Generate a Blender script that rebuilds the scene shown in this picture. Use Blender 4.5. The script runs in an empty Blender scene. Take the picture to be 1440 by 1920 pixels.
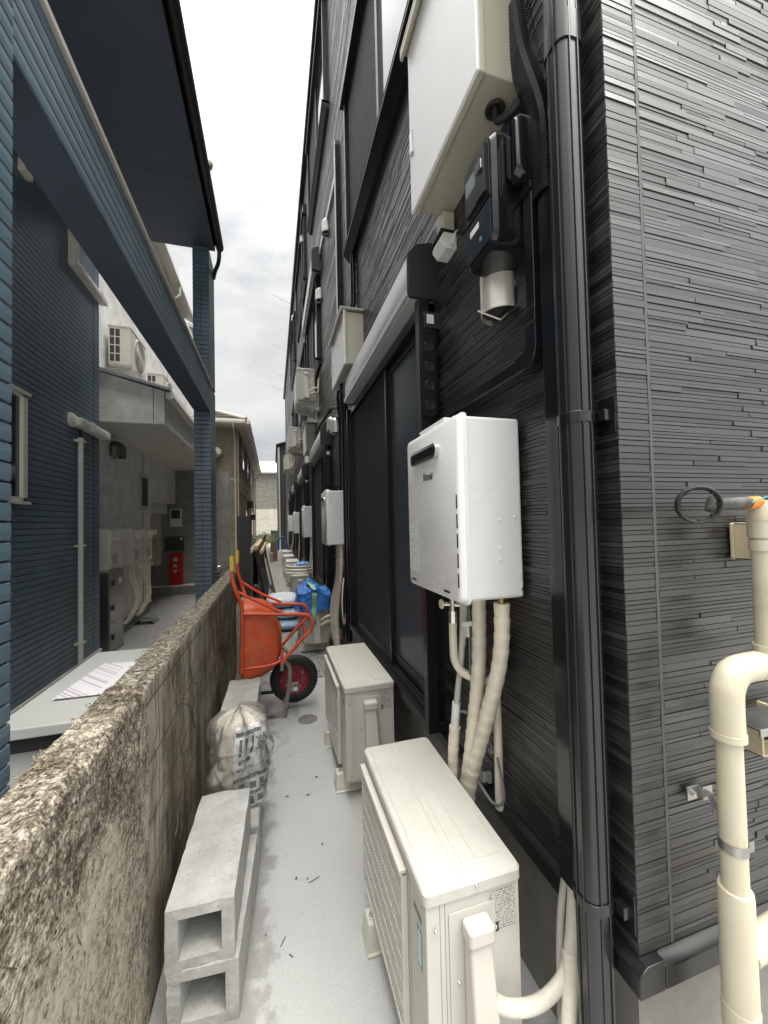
import bpy, bmesh, math, random
from mathutils import Vector, Matrix, noise
rnd = random.Random(7)
R = math.radians
S = bpy.context.scene
COL = S.collection
LOC = {}

# ------------------------------------------------------------ mesh builder
class MB:
    def __init__(s): s.v = []; s.f = []
    def add(s, vs, fs):
        n = len(s.v); s.v += [tuple(p) for p in vs]; s.f += [tuple(i + n for i in f) for f in fs]; return s
    def box(s, x0, x1, y0, y1, z0, z1):
        if x0 > x1: x0, x1 = x1, x0
        if y0 > y1: y0, y1 = y1, y0
        if z0 > z1: z0, z1 = z1, z0
        return s.add([(x0,y0,z0),(x1,y0,z0),(x1,y1,z0),(x0,y1,z0),(x0,y0,z1),(x1,y0,z1),(x1,y1,z1),(x0,y1,z1)],
              [(0,3,2,1),(4,5,6,7),(0,1,5,4),(1,2,6,5),(2,3,7,6),(3,0,4,7)])
    def prism(s, poly, ax, a, b, poly2=None):
        """extrude a 2-D outline along ax from a to b (poly2: outline at b)"""
        q = poly2 or poly; n = len(poly)
        def P(u, w, t):
            return (t,u,w) if ax == 'x' else (u,t,w) if ax == 'y' else (u,w,t)
        vs = [P(u,w,a) for u,w in poly] + [P(u,w,b) for u,w in q]
        fs = [tuple(range(n)), tuple(range(2*n-1, n-1, -1))] + [(i, (i+1)%n, n+(i+1)%n, n+i) for i in range(n)]
        return s.add(vs, fs)
    def tube(s, pts, r, seg=10, cap=True, sub=0, sq=None):
        pts = [Vector(p) for p in pts]
        if sub:
            rr = r if isinstance(r, (list, tuple)) else None
            q = []; q2 = []
            n = len(pts)
            for i in range(n-1):
                p0, p1, p2, p3 = pts[max(i-1,0)], pts[i], pts[i+1], pts[min(i+2,n-1)]
                for k in range(sub):
                    t = k/sub
                    q.append(0.5*((2*p1)+(p2-p0)*t+(2*p0-5*p1+4*p2-p3)*t*t+(3*p1-p0-3*p2+p3)*t**3))
                    if rr: q2.append(rr[i]*(1-t)+rr[i+1]*t)
            q.append(pts[-1]); pts = q
            if rr: q2.append(rr[-1]); r = q2
        n = len(pts); up = None; vs = []
        for i in range(n):
            d = (pts[min(i+1,n-1)] - pts[max(i-1,0)])
            if d.length < 1e-9: d = Vector((0,0,1))
            d.normalize()
            if up is None:
                up = Vector((0,0,1)) if abs(d.z) < .9 else Vector((0,1,0))
            a = d.cross(up)
            if a.length < 1e-6: a = d.orthogonal()
            a.normalize(); b = a.cross(d).normalized(); up = b
            rad = r(i/(n-1)) if callable(r) else (r[i] if isinstance(r, (list, tuple)) else r)
            for k in range(seg):
                t = 2*math.pi*k/seg
                if sq:
                    vs.append(pts[i] + a*math.cos(t)*rad*sq[0] + b*math.sin(t)*rad*sq[1])
                else:
                    vs.append(pts[i] + a*math.cos(t)*rad + b*math.sin(t)*rad)
        fs = [(i*seg+k, i*seg+(k+1)%seg, (i+1)*seg+(k+1)%seg, (i+1)*seg+k) for i in range(n-1) for k in range(seg)]
        if cap: fs += [tuple(range(seg-1,-1,-1)), tuple((n-1)*seg+k for k in range(seg))]
        return s.add(vs, fs)
    def cyl(s, c0, c1, r, seg=16): return s.tube([c0, c1], r, seg)
    def lathe(s, prof, c, ax='z', seg=24, closed=False):
        """revolve (radius, height) around an axis through c"""
        vs = []; n = len(prof)
        for k in range(seg):
            t = 2*math.pi*k/seg
            for r_, h in prof:
                a, b = r_*math.cos(t), r_*math.sin(t)
                p = (a,b,h) if ax == 'z' else (h,a,b) if ax == 'x' else (a,h,b)
                vs.append((c[0]+p[0], c[1]+p[1], c[2]+p[2]))
        fs = []
        for k in range(seg):
            k2 = (k+1) % seg
            for i in range(n if closed else n-1):
                j = (i+1) % n
                fs.append((k*n+i, k2*n+i, k2*n+j, k*n+j))
        return s.add(vs, fs)
    def torus(s, c, R_, r, ax='z', seg=32, s2=10):
        return s.lathe([(R_+r*math.cos(2*math.pi*i/s2), r*math.sin(2*math.pi*i/s2)) for i in range(s2)], c, ax, seg, True)
    def surf(s, fn, nu, nv, wrap=False):
        vs = [fn(i/nu, j/nv) for i in range(nu + (0 if wrap else 1)) for j in range(nv+1)]
        m = nv+1; N = nu if wrap else nu+1
        fs = [(i*m+j, ((i+1)%N)*m+j, ((i+1)%N)*m+j+1, i*m+j+1) for i in range(nu) for j in range(nv)]
        return s.add(vs, fs)
    def build(s, name, mat, parent=None, bevel=0, smooth=None, recalc=True, seg=2, solid=0):
        me = bpy.data.meshes.new(name)
        o3 = Vector(LOC.get(parent.name, (0,0,0))) if parent else Vector((0,0,0))
        vs = [(p[0]-o3.x, p[1]-o3.y, p[2]-o3.z) for p in s.v] if parent else s.v
        me.from_pydata(vs, [], s.f)
        if recalc and len(s.f) < 60000:
            bm = bmesh.new(); bm.from_mesh(me); bmesh.ops.recalc_face_normals(bm, faces=bm.faces); bm.to_mesh(me); bm.free()
        for m in (mat if isinstance(mat, (list, tuple)) else [mat]): me.materials.append(m)
        o = bpy.data.objects.new(name, me); COL.objects.link(o)
        if parent:
            o.parent = parent; LOC[o.name] = LOC.get(parent.name, (0,0,0))
        if smooth:
            me.shade_smooth(); me.set_sharp_from_angle(angle=R(smooth))
        if solid:
            md = o.modifiers.new('thickness', 'SOLIDIFY'); md.thickness = solid; md.offset = 0
        if bevel:
            me.shade_smooth(); me.set_sharp_from_angle(angle=R(40))
            md = o.modifiers.new('edge', 'BEVEL'); md.width = bevel; md.segments = seg; md.limit_method = 'ANGLE'; md.angle_limit = R(40); md.harden_normals = True
        return o

def tag(o, label, cat, group=None, kind=None):
    o['label'] = label
    if cat: o['category'] = cat
    if group: o['group'] = group
    if kind: o['kind'] = kind
    return o
def T(name, label, cat, loc=(0,0,0), group=None):
    o = bpy.data.objects.new(name, None); COL.objects.link(o); o.location = loc
    o.empty_display_size = .05; LOC[o.name] = tuple(loc)
    return tag(o, label, cat, group)
def struct(o): o['kind'] = 'structure'; return o
def stuff(o, label, cat): tag(o, label, cat, None, 'stuff'); return o
def dup(root, loc, label, group=None, rotz=0):
    def cp(o, par):
        c = o.copy(); COL.objects.link(c)
        if par: c.parent = par
        for ch in [x for x in bpy.data.objects if x.parent == o]: cp(ch, c)
        return c
    kids = lambda o: [x for x in COL.objects if x.parent == o]
    def cp2(o, par):
        ks = kids(o); c = o.copy(); COL.objects.link(c)
        if par: c.parent = par
        for k in ks: cp2(k, c)
        return c
    r = cp2(root, None); r.location = loc; r.rotation_euler = (0,0,rotz); r['label'] = label
    if group: r['group'] = group
    LOC[r.name] = tuple(loc)
    return r
def text(body, size, org, right, up, name, mat, parent, off=.0008, align='LEFT', fn=None, bold=0):
    c = bpy.data.curves.new('lettering', 'FONT'); c.body = body; c.size = size; c.align_x = align; c.offset = bold
    c.resolution_u = 3
    o = bpy.data.objects.new('lettering', c); COL.objects.link(o)
    dg = bpy.context.evaluated_depsgraph_get(); dg.update()
    me = bpy.data.meshes.new_from_object(o.evaluated_get(dg))
    bpy.data.objects.remove(o)
    r_, u_ = Vector(right).normalized(), Vector(up).normalized(); n_ = r_.cross(u_)
    m = MB()
    if fn: vs = [fn(v.co.x, v.co.y) for v in me.vertices]
    else: vs = [Vector(org) + r_*v.co.x + u_*v.co.y + n_*off for v in me.vertices]
    m.add(vs, [tuple(p.vertices) for p in me.polygons])
    bpy.data.meshes.remove(me)
    if name is None: return m
    return m.build(name, mat, parent, recalc=False)

# ------------------------------------------------------------ materials
def newmat(name):
    m = bpy.data.materials.new(name); m.use_nodes = True
    nt = m.node_tree; nt.nodes.clear()
    out = nt.nodes.new('ShaderNodeOutputMaterial'); b = nt.nodes.new('ShaderNodeBsdfPrincipled')
    nt.links.new(b.outputs[0], out.inputs[0])
    return m, nt, b, out
def nd(nt, t, **k):
    n = nt.nodes.new('ShaderNode'+t)
    for a, v in k.items():
        if a.startswith('i_'):
            key = a[2:]
            n.inputs[int(key) if key.isdigit() else key.replace('_', ' ')].default_value = v
        else: setattr(n, a, v)
    return n
def ramp(nt, stops, mode='LINEAR'):
    r = nt.nodes.new('ShaderNodeValToRGB'); e = r.color_ramp.elements; r.color_ramp.interpolation = mode
    while len(e) > 1: e.remove(e[-1])
    e[0].position = stops[0][0]; e[0].color = (*stops[0][1], 1)
    for p, c in stops[1:]:
        q = e.new(p); q.color = (*c, 1)
    return r
def coords(nt, scale=(1,1,1)):
    tc = nd(nt, 'TexCoord'); mp = nd(nt, 'Mapping'); mp.inputs['Scale'].default_value = scale
    nt.links.new(tc.outputs['Object'], mp.inputs[0]); return mp.outputs[0]
def mat(name, col, rough=.5, var=.12, scale=6, bump=0, bscale=60, metal=0, spec=.5, dirt=0, dcol=(.1,.09,.07), stretch=(1,1,1), coat=0):
    """paint / plastic / metal with slight uneven tone, fine bump and optional dirt patches"""
    m, nt, b, out = newmat(name); L = nt.links.new
    v = coords(nt, stretch)
    n = nd(nt, 'TexNoise', i_Scale=scale, i_Detail=5); L(v, n.inputs['Vector'])
    r = ramp(nt, [(.3, tuple(c*(1-var) for c in col)), (.7, tuple(min(1, c*(1+var)) for c in col))]); L(n.outputs[0], r.inputs[0])
    c = r.outputs[0]
    if dirt:
        n2 = nd(nt, 'TexNoise', i_Scale=scale*1.7, i_Detail=9, i_Roughness=.7); L(v, n2.inputs['Vector'])
        r2 = ramp(nt, [(.62-dirt*.3, (0,0,0)), (.78-dirt*.1, (1,1,1))]); L(n2.outputs[0], r2.inputs[0])
        mx = nd(nt, 'MixRGB'); mx.inputs[2].default_value = (*dcol, 1); L(r2.outputs[0], mx.inputs[0]); L(c, mx.inputs[1]); c = mx.outputs[0]
    L(c, b.inputs['Base Color'])
    rr = nd(nt, 'MapRange'); rr.inputs[3].default_value = rough*.85; rr.inputs[4].default_value = min(1, rough*1.2)
    L(n.outputs[0], rr.inputs[0]); L(rr.outputs[0], b.inputs['Roughness'])
    b.inputs['Metallic'].default_value = metal; b.inputs['Specular IOR Level'].default_value = spec; b.inputs['Coat Weight'].default_value = coat
    if bump:
        n3 = nd(nt, 'TexNoise', i_Scale=bscale, i_Detail=4); L(v, n3.inputs['Vector'])
        bp = nd(nt, 'Bump', i_Strength=bump, i_Distance=.01); L(n3.outputs[0], bp.inputs['Height']); L(bp.outputs[0], b.inputs['Normal'])
    return m
M = {}
M['ac'] = mat('beige_ac_paint', (.525,.51,.46), .42, .05, 4, .04, 300, dirt=.3, dcol=(.455,.435,.38))
M['ac2'] = mat('beige_ac_plastic', (.57,.545,.495), .38, .04, 5, .03, 250)
M['ac_dark'] = mat('dark_fin_metal', (.03,.03,.032), .5, .2, 8)
M['foot'] = mat('cream_foot_plastic', (.58,.575,.49), .45, .06, 12, dirt=.15, dcol=(.4,.38,.3))
M['white'] = mat('white_heater_enamel', (.84,.84,.83), .28, .015, 3, .02, 200)
M['panelwhite'] = mat('white_panel_paint', (.86,.865,.865), .35, .03, 3, .02, 200)
M['beigepanel'] = mat('beige_panel_side', (.46,.44,.36), .4, .05, 4, .03, 200)
M['gloss'] = mat('black_gloss_pvc', (.009,.010,.012), .13, .2, 3, .02, 30, spec=.6)
M['pipe'] = mat('black_downpipe_pvc', (.014,.015,.018), .24, .2, 2, .03, 40, spec=.6, stretch=(1,1,.2))
M['frame'] = mat('black_aluminium_frame', (.010,.010,.011), .3, .2, 5, .02, 80)
M['shutter'] = mat('shutter_box_steel', (.42,.43,.44), .28, .12, 3, .03, 60, spec=.7)
M['mesh'] = mat('dark_insect_mesh', (.012,.012,.013), .75, .15, 8, .1, 900)
M['cap'] = mat('matt_black_cap', (.018,.021,.022), .5, .12, 6, .05, 200)
M['steel'] = mat('stainless_steel', (.74,.71,.65), .34, .08, 5, .03, 30, metal=.55, stretch=(1,1,.2))
M['zinc'] = mat('galvanised_steel', (.42,.42,.41), .32, .15, 12, .05, 60, metal=1)
M['chrome'] = mat('chromed_brass', (.6,.6,.6), .2, .1, 20, metal=1)
M['brass'] = mat('brass', (.42,.3,.14), .35, .1, 20, metal=1)
M['wrap'] = mat('cream_wrap_tape', (.73,.67,.55), .4, .08, 16, .12, 60)
M['wrapw'] = mat('white_wrap_tape', (.66,.625,.54), .42, .06, 14, .15, 50)
M['greypvc'] = mat('grey_flex_conduit', (.5,.49,.45), .45, .06, 10)
M['cream'] = mat('cream_pvc_pipe', (.60,.555,.42), .35, .05, 5, .04, 30, dirt=.15, dcol=(.46,.40,.28))
M['creamd'] = mat('cream_bracket_plastic', (.60,.52,.36), .4, .05, 9)
M['cable'] = mat('grey_cable', (.2,.2,.2), .5)
M['blackrub'] = mat('black_rubber', (.02,.02,.02), .65, .3, 30, .15, 90)
M['orange'] = mat('orange_barrow_paint', (.62,.085,.022), .42, .2, 9, .2, 40, dirt=.5, dcol=(.40,.17,.10))
M['orangefr'] = mat('orange_tube_paint', (.60,.085,.03), .4, .14, 9, .08, 40, dirt=.2, dcol=(.3,.2,.16))
M['greytube'] = mat('worn_grey_steel', (.25,.215,.19), .55, .3, 14, .1, 60, dirt=.3)
M['yellow'] = mat('yellow_grip', (.62,.45,.07), .5, .1, 12, dirt=.2, dcol=(.3,.2,.05))
M['tyre'] = mat('black_tyre_rubber', (.017,.017,.017), .7, .2, 20, .1, 80)
M['rim'] = mat('dark_red_rim', (.22,.016,.03), .38, .2, 14, dirt=.15, dcol=(.3,.2,.2))
M['label'] = mat('white_sticker', (.72,.72,.70), .5, .04, 20)
M['ink'] = mat('black_ink', (.02,.02,.02), .5)
M['greyink'] = mat('grey_ink', (.16,.16,.16), .5)
M['teal'] = mat('teal_logo', (.06,.32,.36), .4)
M['red'] = mat('red_extinguisher_box', (.42,.012,.016), .35, .08, 4)
M['blue'] = None
M['wood'] = mat('pale_timber', (.50,.36,.22), .6, .25, 6, .1, 40, stretch=(6,.6,6))
M['log'] = mat('split_log_wood', (.26,.16,.085), .8, .5, 7, .6, 20, stretch=(3,3,.5))
M['blackwood'] = mat('black_stained_board', (.015,.014,.014), .6, .4, 8, .2, 40)
M['blacksteel'] = mat('charcoal_post_paint', (.028,.028,.029), .55, .12, 4, .05, 150)
M['whiteplastic'] = mat('white_plastic', (.7,.7,.67), .4)
M['sign'] = mat('dark_sign_plate', (.05,.05,.047), .4)
M['housebeige'] = mat('beige_trim', (.46,.41,.33), .5, .08, 3)
M['coping'] = mat('beige_metal_coping', (.55,.53,.47), .4, .05, 6)
M['soffit'] = mat('navy_soffit_board', (.058,.076,.108), .55, .1, 3, .05, 200)
M['gutter'] = mat('dark_brown_gutter', (.03,.025,.026), .35, .2, 3)
M['ivory'] = mat('ivory_pipe_cover', (.70,.68,.62), .4, .05, 6)
M['greymetal'] = mat('light_grey_stocker', (.46,.47,.45), .45, .05, 5, .03, 200)
M['greyroof'] = mat('grey_roof_sheet', (.3,.31,.33), .5, .1, 3)
M['mutedwhite'] = mat('white_render', (.62,.61,.57), .7, .06, 3, .1, 120)
# --- bespoke materials
def mat_siding(name, col, rough, spec, grain=.35, speck=True, bsc=(60, 60, 60)):
    m, nt, b, out = newmat(name); L = nt.links.new
    v = coords(nt)
    n = nd(nt, 'TexNoise', i_Scale=2.2, i_Detail=6); L(v, n.inputs['Vector'])
    r = ramp(nt, [(.3, tuple(c*.8 for c in col)), (.7, tuple(c*1.2 for c in col))]); L(n.outputs[0], r.inputs[0])
    c = r.outputs[0]
    if speck:
        w = nd(nt, 'TexVoronoi', i_Scale=26, i_Randomness=1); L(v, w.inputs['Vector'])
        r2 = ramp(nt, [(.045, (1,1,1)), (.06, (0,0,0))]); L(w.outputs['Distance'], r2.inputs[0])
        n2 = nd(nt, 'TexNoise', i_Scale=9, i_Detail=2); L(v, n2.inputs['Vector'])
        r3 = ramp(nt, [(.62, (0,0,0)), (.7, (.6,.6,.6))]); L(n2.outputs[0], r3.inputs[0])
        mu = nd(nt, 'Math', operation='MULTIPLY'); L(r2.outputs[0], mu.inputs[0]); L(r3.outputs[0], mu.inputs[1])
        mx = nd(nt, 'MixRGB'); mx.inputs[2].default_value = (.3,.3,.28,1); L(mu.outputs[0], mx.inputs[0]); L(c, mx.inputs[1]); c = mx.outputs[0]
    L(c, b.inputs['Base Color'])
    mp = nd(nt, 'Mapping'); mp.inputs['Scale'].default_value = (1,1,4); tc = nd(nt, 'TexCoord'); L(tc.outputs['Object'], mp.inputs[0])
    n3 = nd(nt, 'TexNoise', i_Scale=70, i_Detail=6, i_Roughness=.65); L(mp.outputs[0], n3.inputs['Vector'])
    bp = nd(nt, 'Bump', i_Strength=grain, i_Distance=.004); L(n3.outputs[0], bp.inputs['Height']); L(bp.outputs[0], b.inputs['Normal'])
    b.inputs['Roughness'].default_value = rough; b.inputs['Specular IOR Level'].default_value = spec
    if spec >= 1:
        # random base tone per strip: painted-in light of differing tilt; sheen varies too
        g = nd(nt, 'NewGeometry'); tr_ = ramp(nt, [(0, (.62,.62,.63)), (.55, (1,1,1)), (1, (1.75,1.75,1.74))]); L(g.outputs['Random Per Island'], tr_.inputs[0])
        mt_ = nd(nt, 'MixRGB', blend_type='MULTIPLY'); mt_.inputs[0].default_value = 1; L(c, mt_.inputs[1]); L(tr_.outputs[0], mt_.inputs[2]); L(mt_.outputs[0], b.inputs['Base Color'])
        mr_ = nd(nt, 'MapRange'); mr_.inputs[3].default_value = .27; mr_.inputs[4].default_value = .58; L(g.outputs['Random Per Island'], mr_.inputs[0]); L(mr_.outputs[0], b.inputs['Roughness']); L(mr_.outputs[0], b.inputs['Coat Roughness'])
    if spec >= 1: b.inputs['IOR'].default_value = 1.65; b.inputs['Specular IOR Level'].default_value = .5; b.inputs['Coat Weight'].default_value = .45; b.inputs['Coat IOR'].default_value = 1.5
    return m
M['siding'] = mat_siding('charcoal_slate_siding', (.0165,.017,.0175), .40, 1.0, .12)
M['blueside'] = mat_siding('blue_lap_siding', (.096,.147,.194), .38, .7, .05, False)
M['groove'] = mat('dark_joint', (.012,.012,.013), .8)
M['caulk'] = mat('grey_caulk', (.075,.078,.08), .55)
def mat_rows(name, col, pitch, depth=.004, rough=.6, hv=.15, width=.16):
    """fine horizontal lap rows as bump + darker joints; runs on world height"""
    m, nt, b, out = newmat(name); L = nt.links.new
    tc = nd(nt, 'TexCoord'); sp = nd(nt, 'SeparateXYZ'); L(tc.outputs['Object'], sp.inputs[0])
    d = nd(nt, 'Math', operation='DIVIDE'); d.inputs[1].default_value = pitch; L(sp.outputs[2], d.inputs[0])
    fr = nd(nt, 'Math', operation='FRACT'); L(d.outputs[0], fr.inputs[0])
    rp = ramp(nt, [(0, (0,0,0)), (width, (1,1,1)), (.97, (.85,.85,.85)), (1, (0,0,0))]); L(fr.outputs[0], rp.inputs[0])
    n = nd(nt, 'TexNoise', i_Scale=5, i_Detail=4); L(tc.outputs['Object'], n.inputs['Vector'])
    r = ramp(nt, [(.3, tuple(c*(1-hv) for c in col)), (.7, tuple(c*(1+hv) for c in col))]); L(n.outputs[0], r.inputs[0])
    mx = nd(nt, 'MixRGB', blend_type='MULTIPLY'); mx.inputs[0].default_value = .6; L(r.outputs[0], mx.inputs[1]); L(rp.outputs[0], mx.inputs[2]); L(mx.outputs[0], b.inputs['Base Color'])
    bp = nd(nt, 'Bump', i_Strength=.7, i_Distance=depth); L(rp.outputs[0], bp.inputs['Height']); L(bp.outputs[0], b.inputs['Normal'])
    b.inputs['Roughness'].default_value = rough
    return m
M['whiteside'] = mat_rows('white_lap_siding', (.76,.76,.74), .034)
def mat_brick(name, c1, c2, mortar, bw, bh, axis='x', ms=.004, rough=.75, bump=.5, off=.5):
    m, nt, b, out = newmat(name); L = nt.links.new
    tc = nd(nt, 'TexCoord'); sp = nd(nt, 'SeparateXYZ'); L(tc.outputs['Object'], sp.inputs[0])
    cb = nd(nt, 'CombineXYZ')
    if axis == 'xy':
        ad = nd(nt, 'Math', operation='ADD'); L(sp.outputs[0], ad.inputs[0]); L(sp.outputs[1], ad.inputs[1]); L(ad.outputs[0], cb.inputs[0])
    else: L(sp.outputs[0 if axis == 'x' else 1], cb.inputs[0])
    L(sp.outputs[2], cb.inputs[1])
    br = nd(nt, 'TexBrick', i_Scale=1.0, i_Mortar_Size=ms, i_Brick_Width=bw, i_Row_Height=bh, i_Mortar_Smooth=.2, i_Bias=0, offset=off)
    br.inputs['Color1'].default_value = (*c1,1); br.inputs['Color2'].default_value = (*c2,1); br.inputs['Mortar'].default_value = (*mortar,1)
    L(cb.outputs[0], br.inputs['Vector'])
    n = nd(nt, 'TexNoise', i_Scale=3, i_Detail=7, i_Roughness=.65); L(tc.outputs['Object'], n.inputs['Vector'])
    r = ramp(nt, [(.25, (.72,.72,.72)), (.75, (1.15,1.15,1.15))]); L(n.outputs[0], r.inputs[0])
    mx = nd(nt, 'MixRGB', blend_type='MULTIPLY'); mx.inputs[0].default_value = 1; L(br.outputs[0], mx.inputs[1]); L(r.outputs[0], mx.inputs[2]); L(mx.outputs[0], b.inputs['Base Color'])
    n2 = nd(nt, 'TexNoise', i_Scale=40, i_Detail=5); L(tc.outputs['Object'], n2.inputs['Vector'])
    ma = nd(nt, 'Math', operation='MULTIPLY_ADD'); ma.inputs[1].default_value = .25; L(n2.outputs[0], ma.inputs[0])
    iv = nd(nt, 'Math', operation='SUBTRACT'); iv.inputs[0].default_value = 1; L(br.outputs['Fac'], iv.inputs[1]); L(iv.outputs[0], ma.inputs[2])
    bp = nd(nt, 'Bump', i_Strength=bump, i_Distance=.006); L(ma.outputs[0], bp.inputs['Height']); L(bp.outputs[0], b.inputs['Normal'])
    b.inputs['Roughness'].default_value = rough
    return m
M['beigebrick'] = mat_brick('beige_tile_siding', (.28,.235,.185), (.235,.195,.15), (.15,.12,.095), .2, .075, 'xy', .008)
M['farbrick'] = mat_brick('grey_brick_siding', (.24,.23,.20), (.19,.18,.155), (.15,.14,.12), .9, .16, 'x', .01)
M['farstone'] = mat_brick('pale_stone_siding', (.58,.56,.48), (.50,.48,.40), (.42,.40,.34), .4, .13, 'x', .006)
M['panelhouse'] = mat_brick('beige_panel_siding', (.42,.39,.31), (.40,.37,.30), (.26,.24,.2), .9, .45, 'xy', .012, off=0)
M['rooftile'] = mat_rows('dark_roof_tile', (.09,.085,.08), .11, .02, .7, .25, .3)
def mat_slab():
    m, nt, b, out = newmat('concrete_slab'); L = nt.links.new
    tc = nd(nt, 'TexCoord'); v = tc.outputs['Object']
    n = nd(nt, 'TexNoise', i_Scale=1.3, i_Detail=8, i_Roughness=.6); L(v, n.inputs['Vector'])
    r = ramp(nt, [(.3, (.375,.38,.378)), (.7, (.445,.45,.447))]); L(n.outputs[0], r.inputs[0])
    # damp blotches: a ragged strip along the stacked blocks, and drips further on
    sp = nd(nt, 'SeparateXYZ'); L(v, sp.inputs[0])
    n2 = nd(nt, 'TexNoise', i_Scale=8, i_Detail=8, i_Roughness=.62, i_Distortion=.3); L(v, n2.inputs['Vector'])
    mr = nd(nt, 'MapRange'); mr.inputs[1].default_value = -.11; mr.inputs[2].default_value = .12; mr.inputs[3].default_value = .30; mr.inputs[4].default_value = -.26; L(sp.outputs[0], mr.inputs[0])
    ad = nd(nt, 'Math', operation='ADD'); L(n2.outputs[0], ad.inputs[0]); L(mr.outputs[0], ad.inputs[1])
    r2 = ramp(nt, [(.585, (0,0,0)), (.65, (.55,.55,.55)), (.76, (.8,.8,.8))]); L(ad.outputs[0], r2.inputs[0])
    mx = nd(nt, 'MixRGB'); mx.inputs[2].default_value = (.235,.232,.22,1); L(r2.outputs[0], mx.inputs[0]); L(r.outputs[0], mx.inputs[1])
    # far drips band y>2.2
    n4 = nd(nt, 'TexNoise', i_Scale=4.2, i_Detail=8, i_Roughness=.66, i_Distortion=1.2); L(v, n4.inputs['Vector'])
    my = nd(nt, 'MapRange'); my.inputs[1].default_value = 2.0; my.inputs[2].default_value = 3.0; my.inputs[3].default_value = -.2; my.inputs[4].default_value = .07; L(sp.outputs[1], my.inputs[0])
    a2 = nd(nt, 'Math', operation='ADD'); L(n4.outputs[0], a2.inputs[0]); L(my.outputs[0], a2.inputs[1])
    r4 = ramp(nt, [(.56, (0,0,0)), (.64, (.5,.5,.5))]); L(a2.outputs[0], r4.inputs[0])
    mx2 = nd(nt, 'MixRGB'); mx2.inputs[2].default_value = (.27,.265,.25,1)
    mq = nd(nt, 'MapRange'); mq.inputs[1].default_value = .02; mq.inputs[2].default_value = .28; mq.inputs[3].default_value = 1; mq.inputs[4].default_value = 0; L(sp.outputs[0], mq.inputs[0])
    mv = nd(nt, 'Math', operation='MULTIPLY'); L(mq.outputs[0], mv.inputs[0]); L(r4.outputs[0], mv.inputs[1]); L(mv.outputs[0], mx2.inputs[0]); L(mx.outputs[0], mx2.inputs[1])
    # specks
    w = nd(nt, 'TexVoronoi', i_Scale=34); L(v, w.inputs['Vector'])
    r3 = ramp(nt, [(.05, (1,1,1)), (.075, (0,0,0))]); L(w.outputs['Distance'], r3.inputs[0])
    n5 = nd(nt, 'TexNoise', i_Scale=3); L(v, n5.inputs['Vector']); r5 = ramp(nt, [(.5, (0,0,0)), (.62, (.55,.55,.55))]); L(n5.outputs[0], r5.inputs[0])
    mu = nd(nt, 'Math', operation='MULTIPLY'); L(r3.outputs[0], mu.inputs[0]); L(r5.outputs[0], mu.inputs[1])
    mx3 = nd(nt, 'MixRGB'); mx3.inputs[2].default_value = (.2,.19,.17,1); L(mu.outputs[0], mx3.inputs[0]); L(mx2.outputs[0], mx3.inputs[1])
    L(mx3.outputs[0], b.inputs['Base Color'])
    n3 = nd(nt, 'TexNoise', i_Scale=120, i_Detail=6); L(v, n3.inputs['Vector'])
    rg = ramp(nt, [(.3, (.91,.91,.91)), (.7, (1.06,1.06,1.06))]); L(n3.outputs[0], rg.inputs[0]); mg = nd(nt, 'MixRGB', blend_type='MULTIPLY'); mg.inputs[0].default_value = 1; L(mx3.outputs[0], mg.inputs[1]); L(rg.outputs[0], mg.inputs[2]); L(mg.outputs[0], b.inputs['Base Color'])
    bp = nd(nt, 'Bump', i_Strength=.25, i_Distance=.003); L(n3.outputs[0], bp.inputs['Height']); L(bp.outputs[0], b.inputs['Normal'])
    b.inputs['Roughness'].default_value = .62
    return m
M['slab'] = mat_slab()
def mat_concrete(name, c0, c1, dark, bump=.4, bs=40, holes=True, dirt=.5):
    m, nt, b, out = newmat(name); L = nt.links.new
    v = coords(nt)
    n = nd(nt, 'TexNoise', i_Scale=7, i_Detail=9, i_Roughness=.68); L(v, n.inputs['Vector'])
    r = ramp(nt, [(.28, c0), (.5, tuple((a+b_)/2 for a, b_ in zip(c0, c1))), (.72, c1)]); L(n.outputs[0], r.inputs[0])
    n2 = nd(nt, 'TexNoise', i_Scale=3.1, i_Detail=9, i_Roughness=.7); L(v, n2.inputs['Vector'])
    r2 = ramp(nt, [(.5, (0,0,0)), (.68, (dirt,)*3)]); L(n2.outputs[0], r2.inputs[0])
    mx = nd(nt, 'MixRGB'); mx.inputs[2].default_value = (*dark,1); L(r2.outputs[0], mx.inputs[0]); L(r.outputs[0], mx.inputs[1])
    L(mx.outputs[0], b.inputs['Base Color'])
    n3 = nd(nt, 'TexNoise', i_Scale=bs, i_Detail=7, i_Roughness=.6); L(v, n3.inputs['Vector'])
    h = n3.outputs[0]
    if holes:
        w = nd(nt, 'TexVoronoi', i_Scale=55); L(v, w.inputs['Vector'])
        r3 = ramp(nt, [(.08, (0,0,0)), (.16, (1,1,1))]); L(w.outputs['Distance'], r3.inputs[0])
        ad = nd(nt, 'Math', operation='ADD'); L(h, ad.inputs[0]); L(r3.outputs[0], ad.inputs[1]); h = ad.outputs[0]
    bp = nd(nt, 'Bump', i_Strength=bump, i_Distance=.004); L(h, bp.inputs['Height']); L(bp.outputs[0], b.inputs['Normal'])
    b.inputs['Roughness'].default_value = .85
    return m
M['block'] = mat_concrete('grey_block_concrete', (.30,.30,.285), (.52,.52,.50), (.2,.2,.19), .8, 60)
M['found'] = mat_concrete('foundation_concrete', (.20,.19,.17), (.28,.27,.25), (.14,.13,.12), .2, 30, False, .5)
M['paving'] = mat_concrete('neighbour_paving', (.30,.295,.275), (.37,.36,.34), (.22,.21,.2), .2, 40, False, .4)
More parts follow.
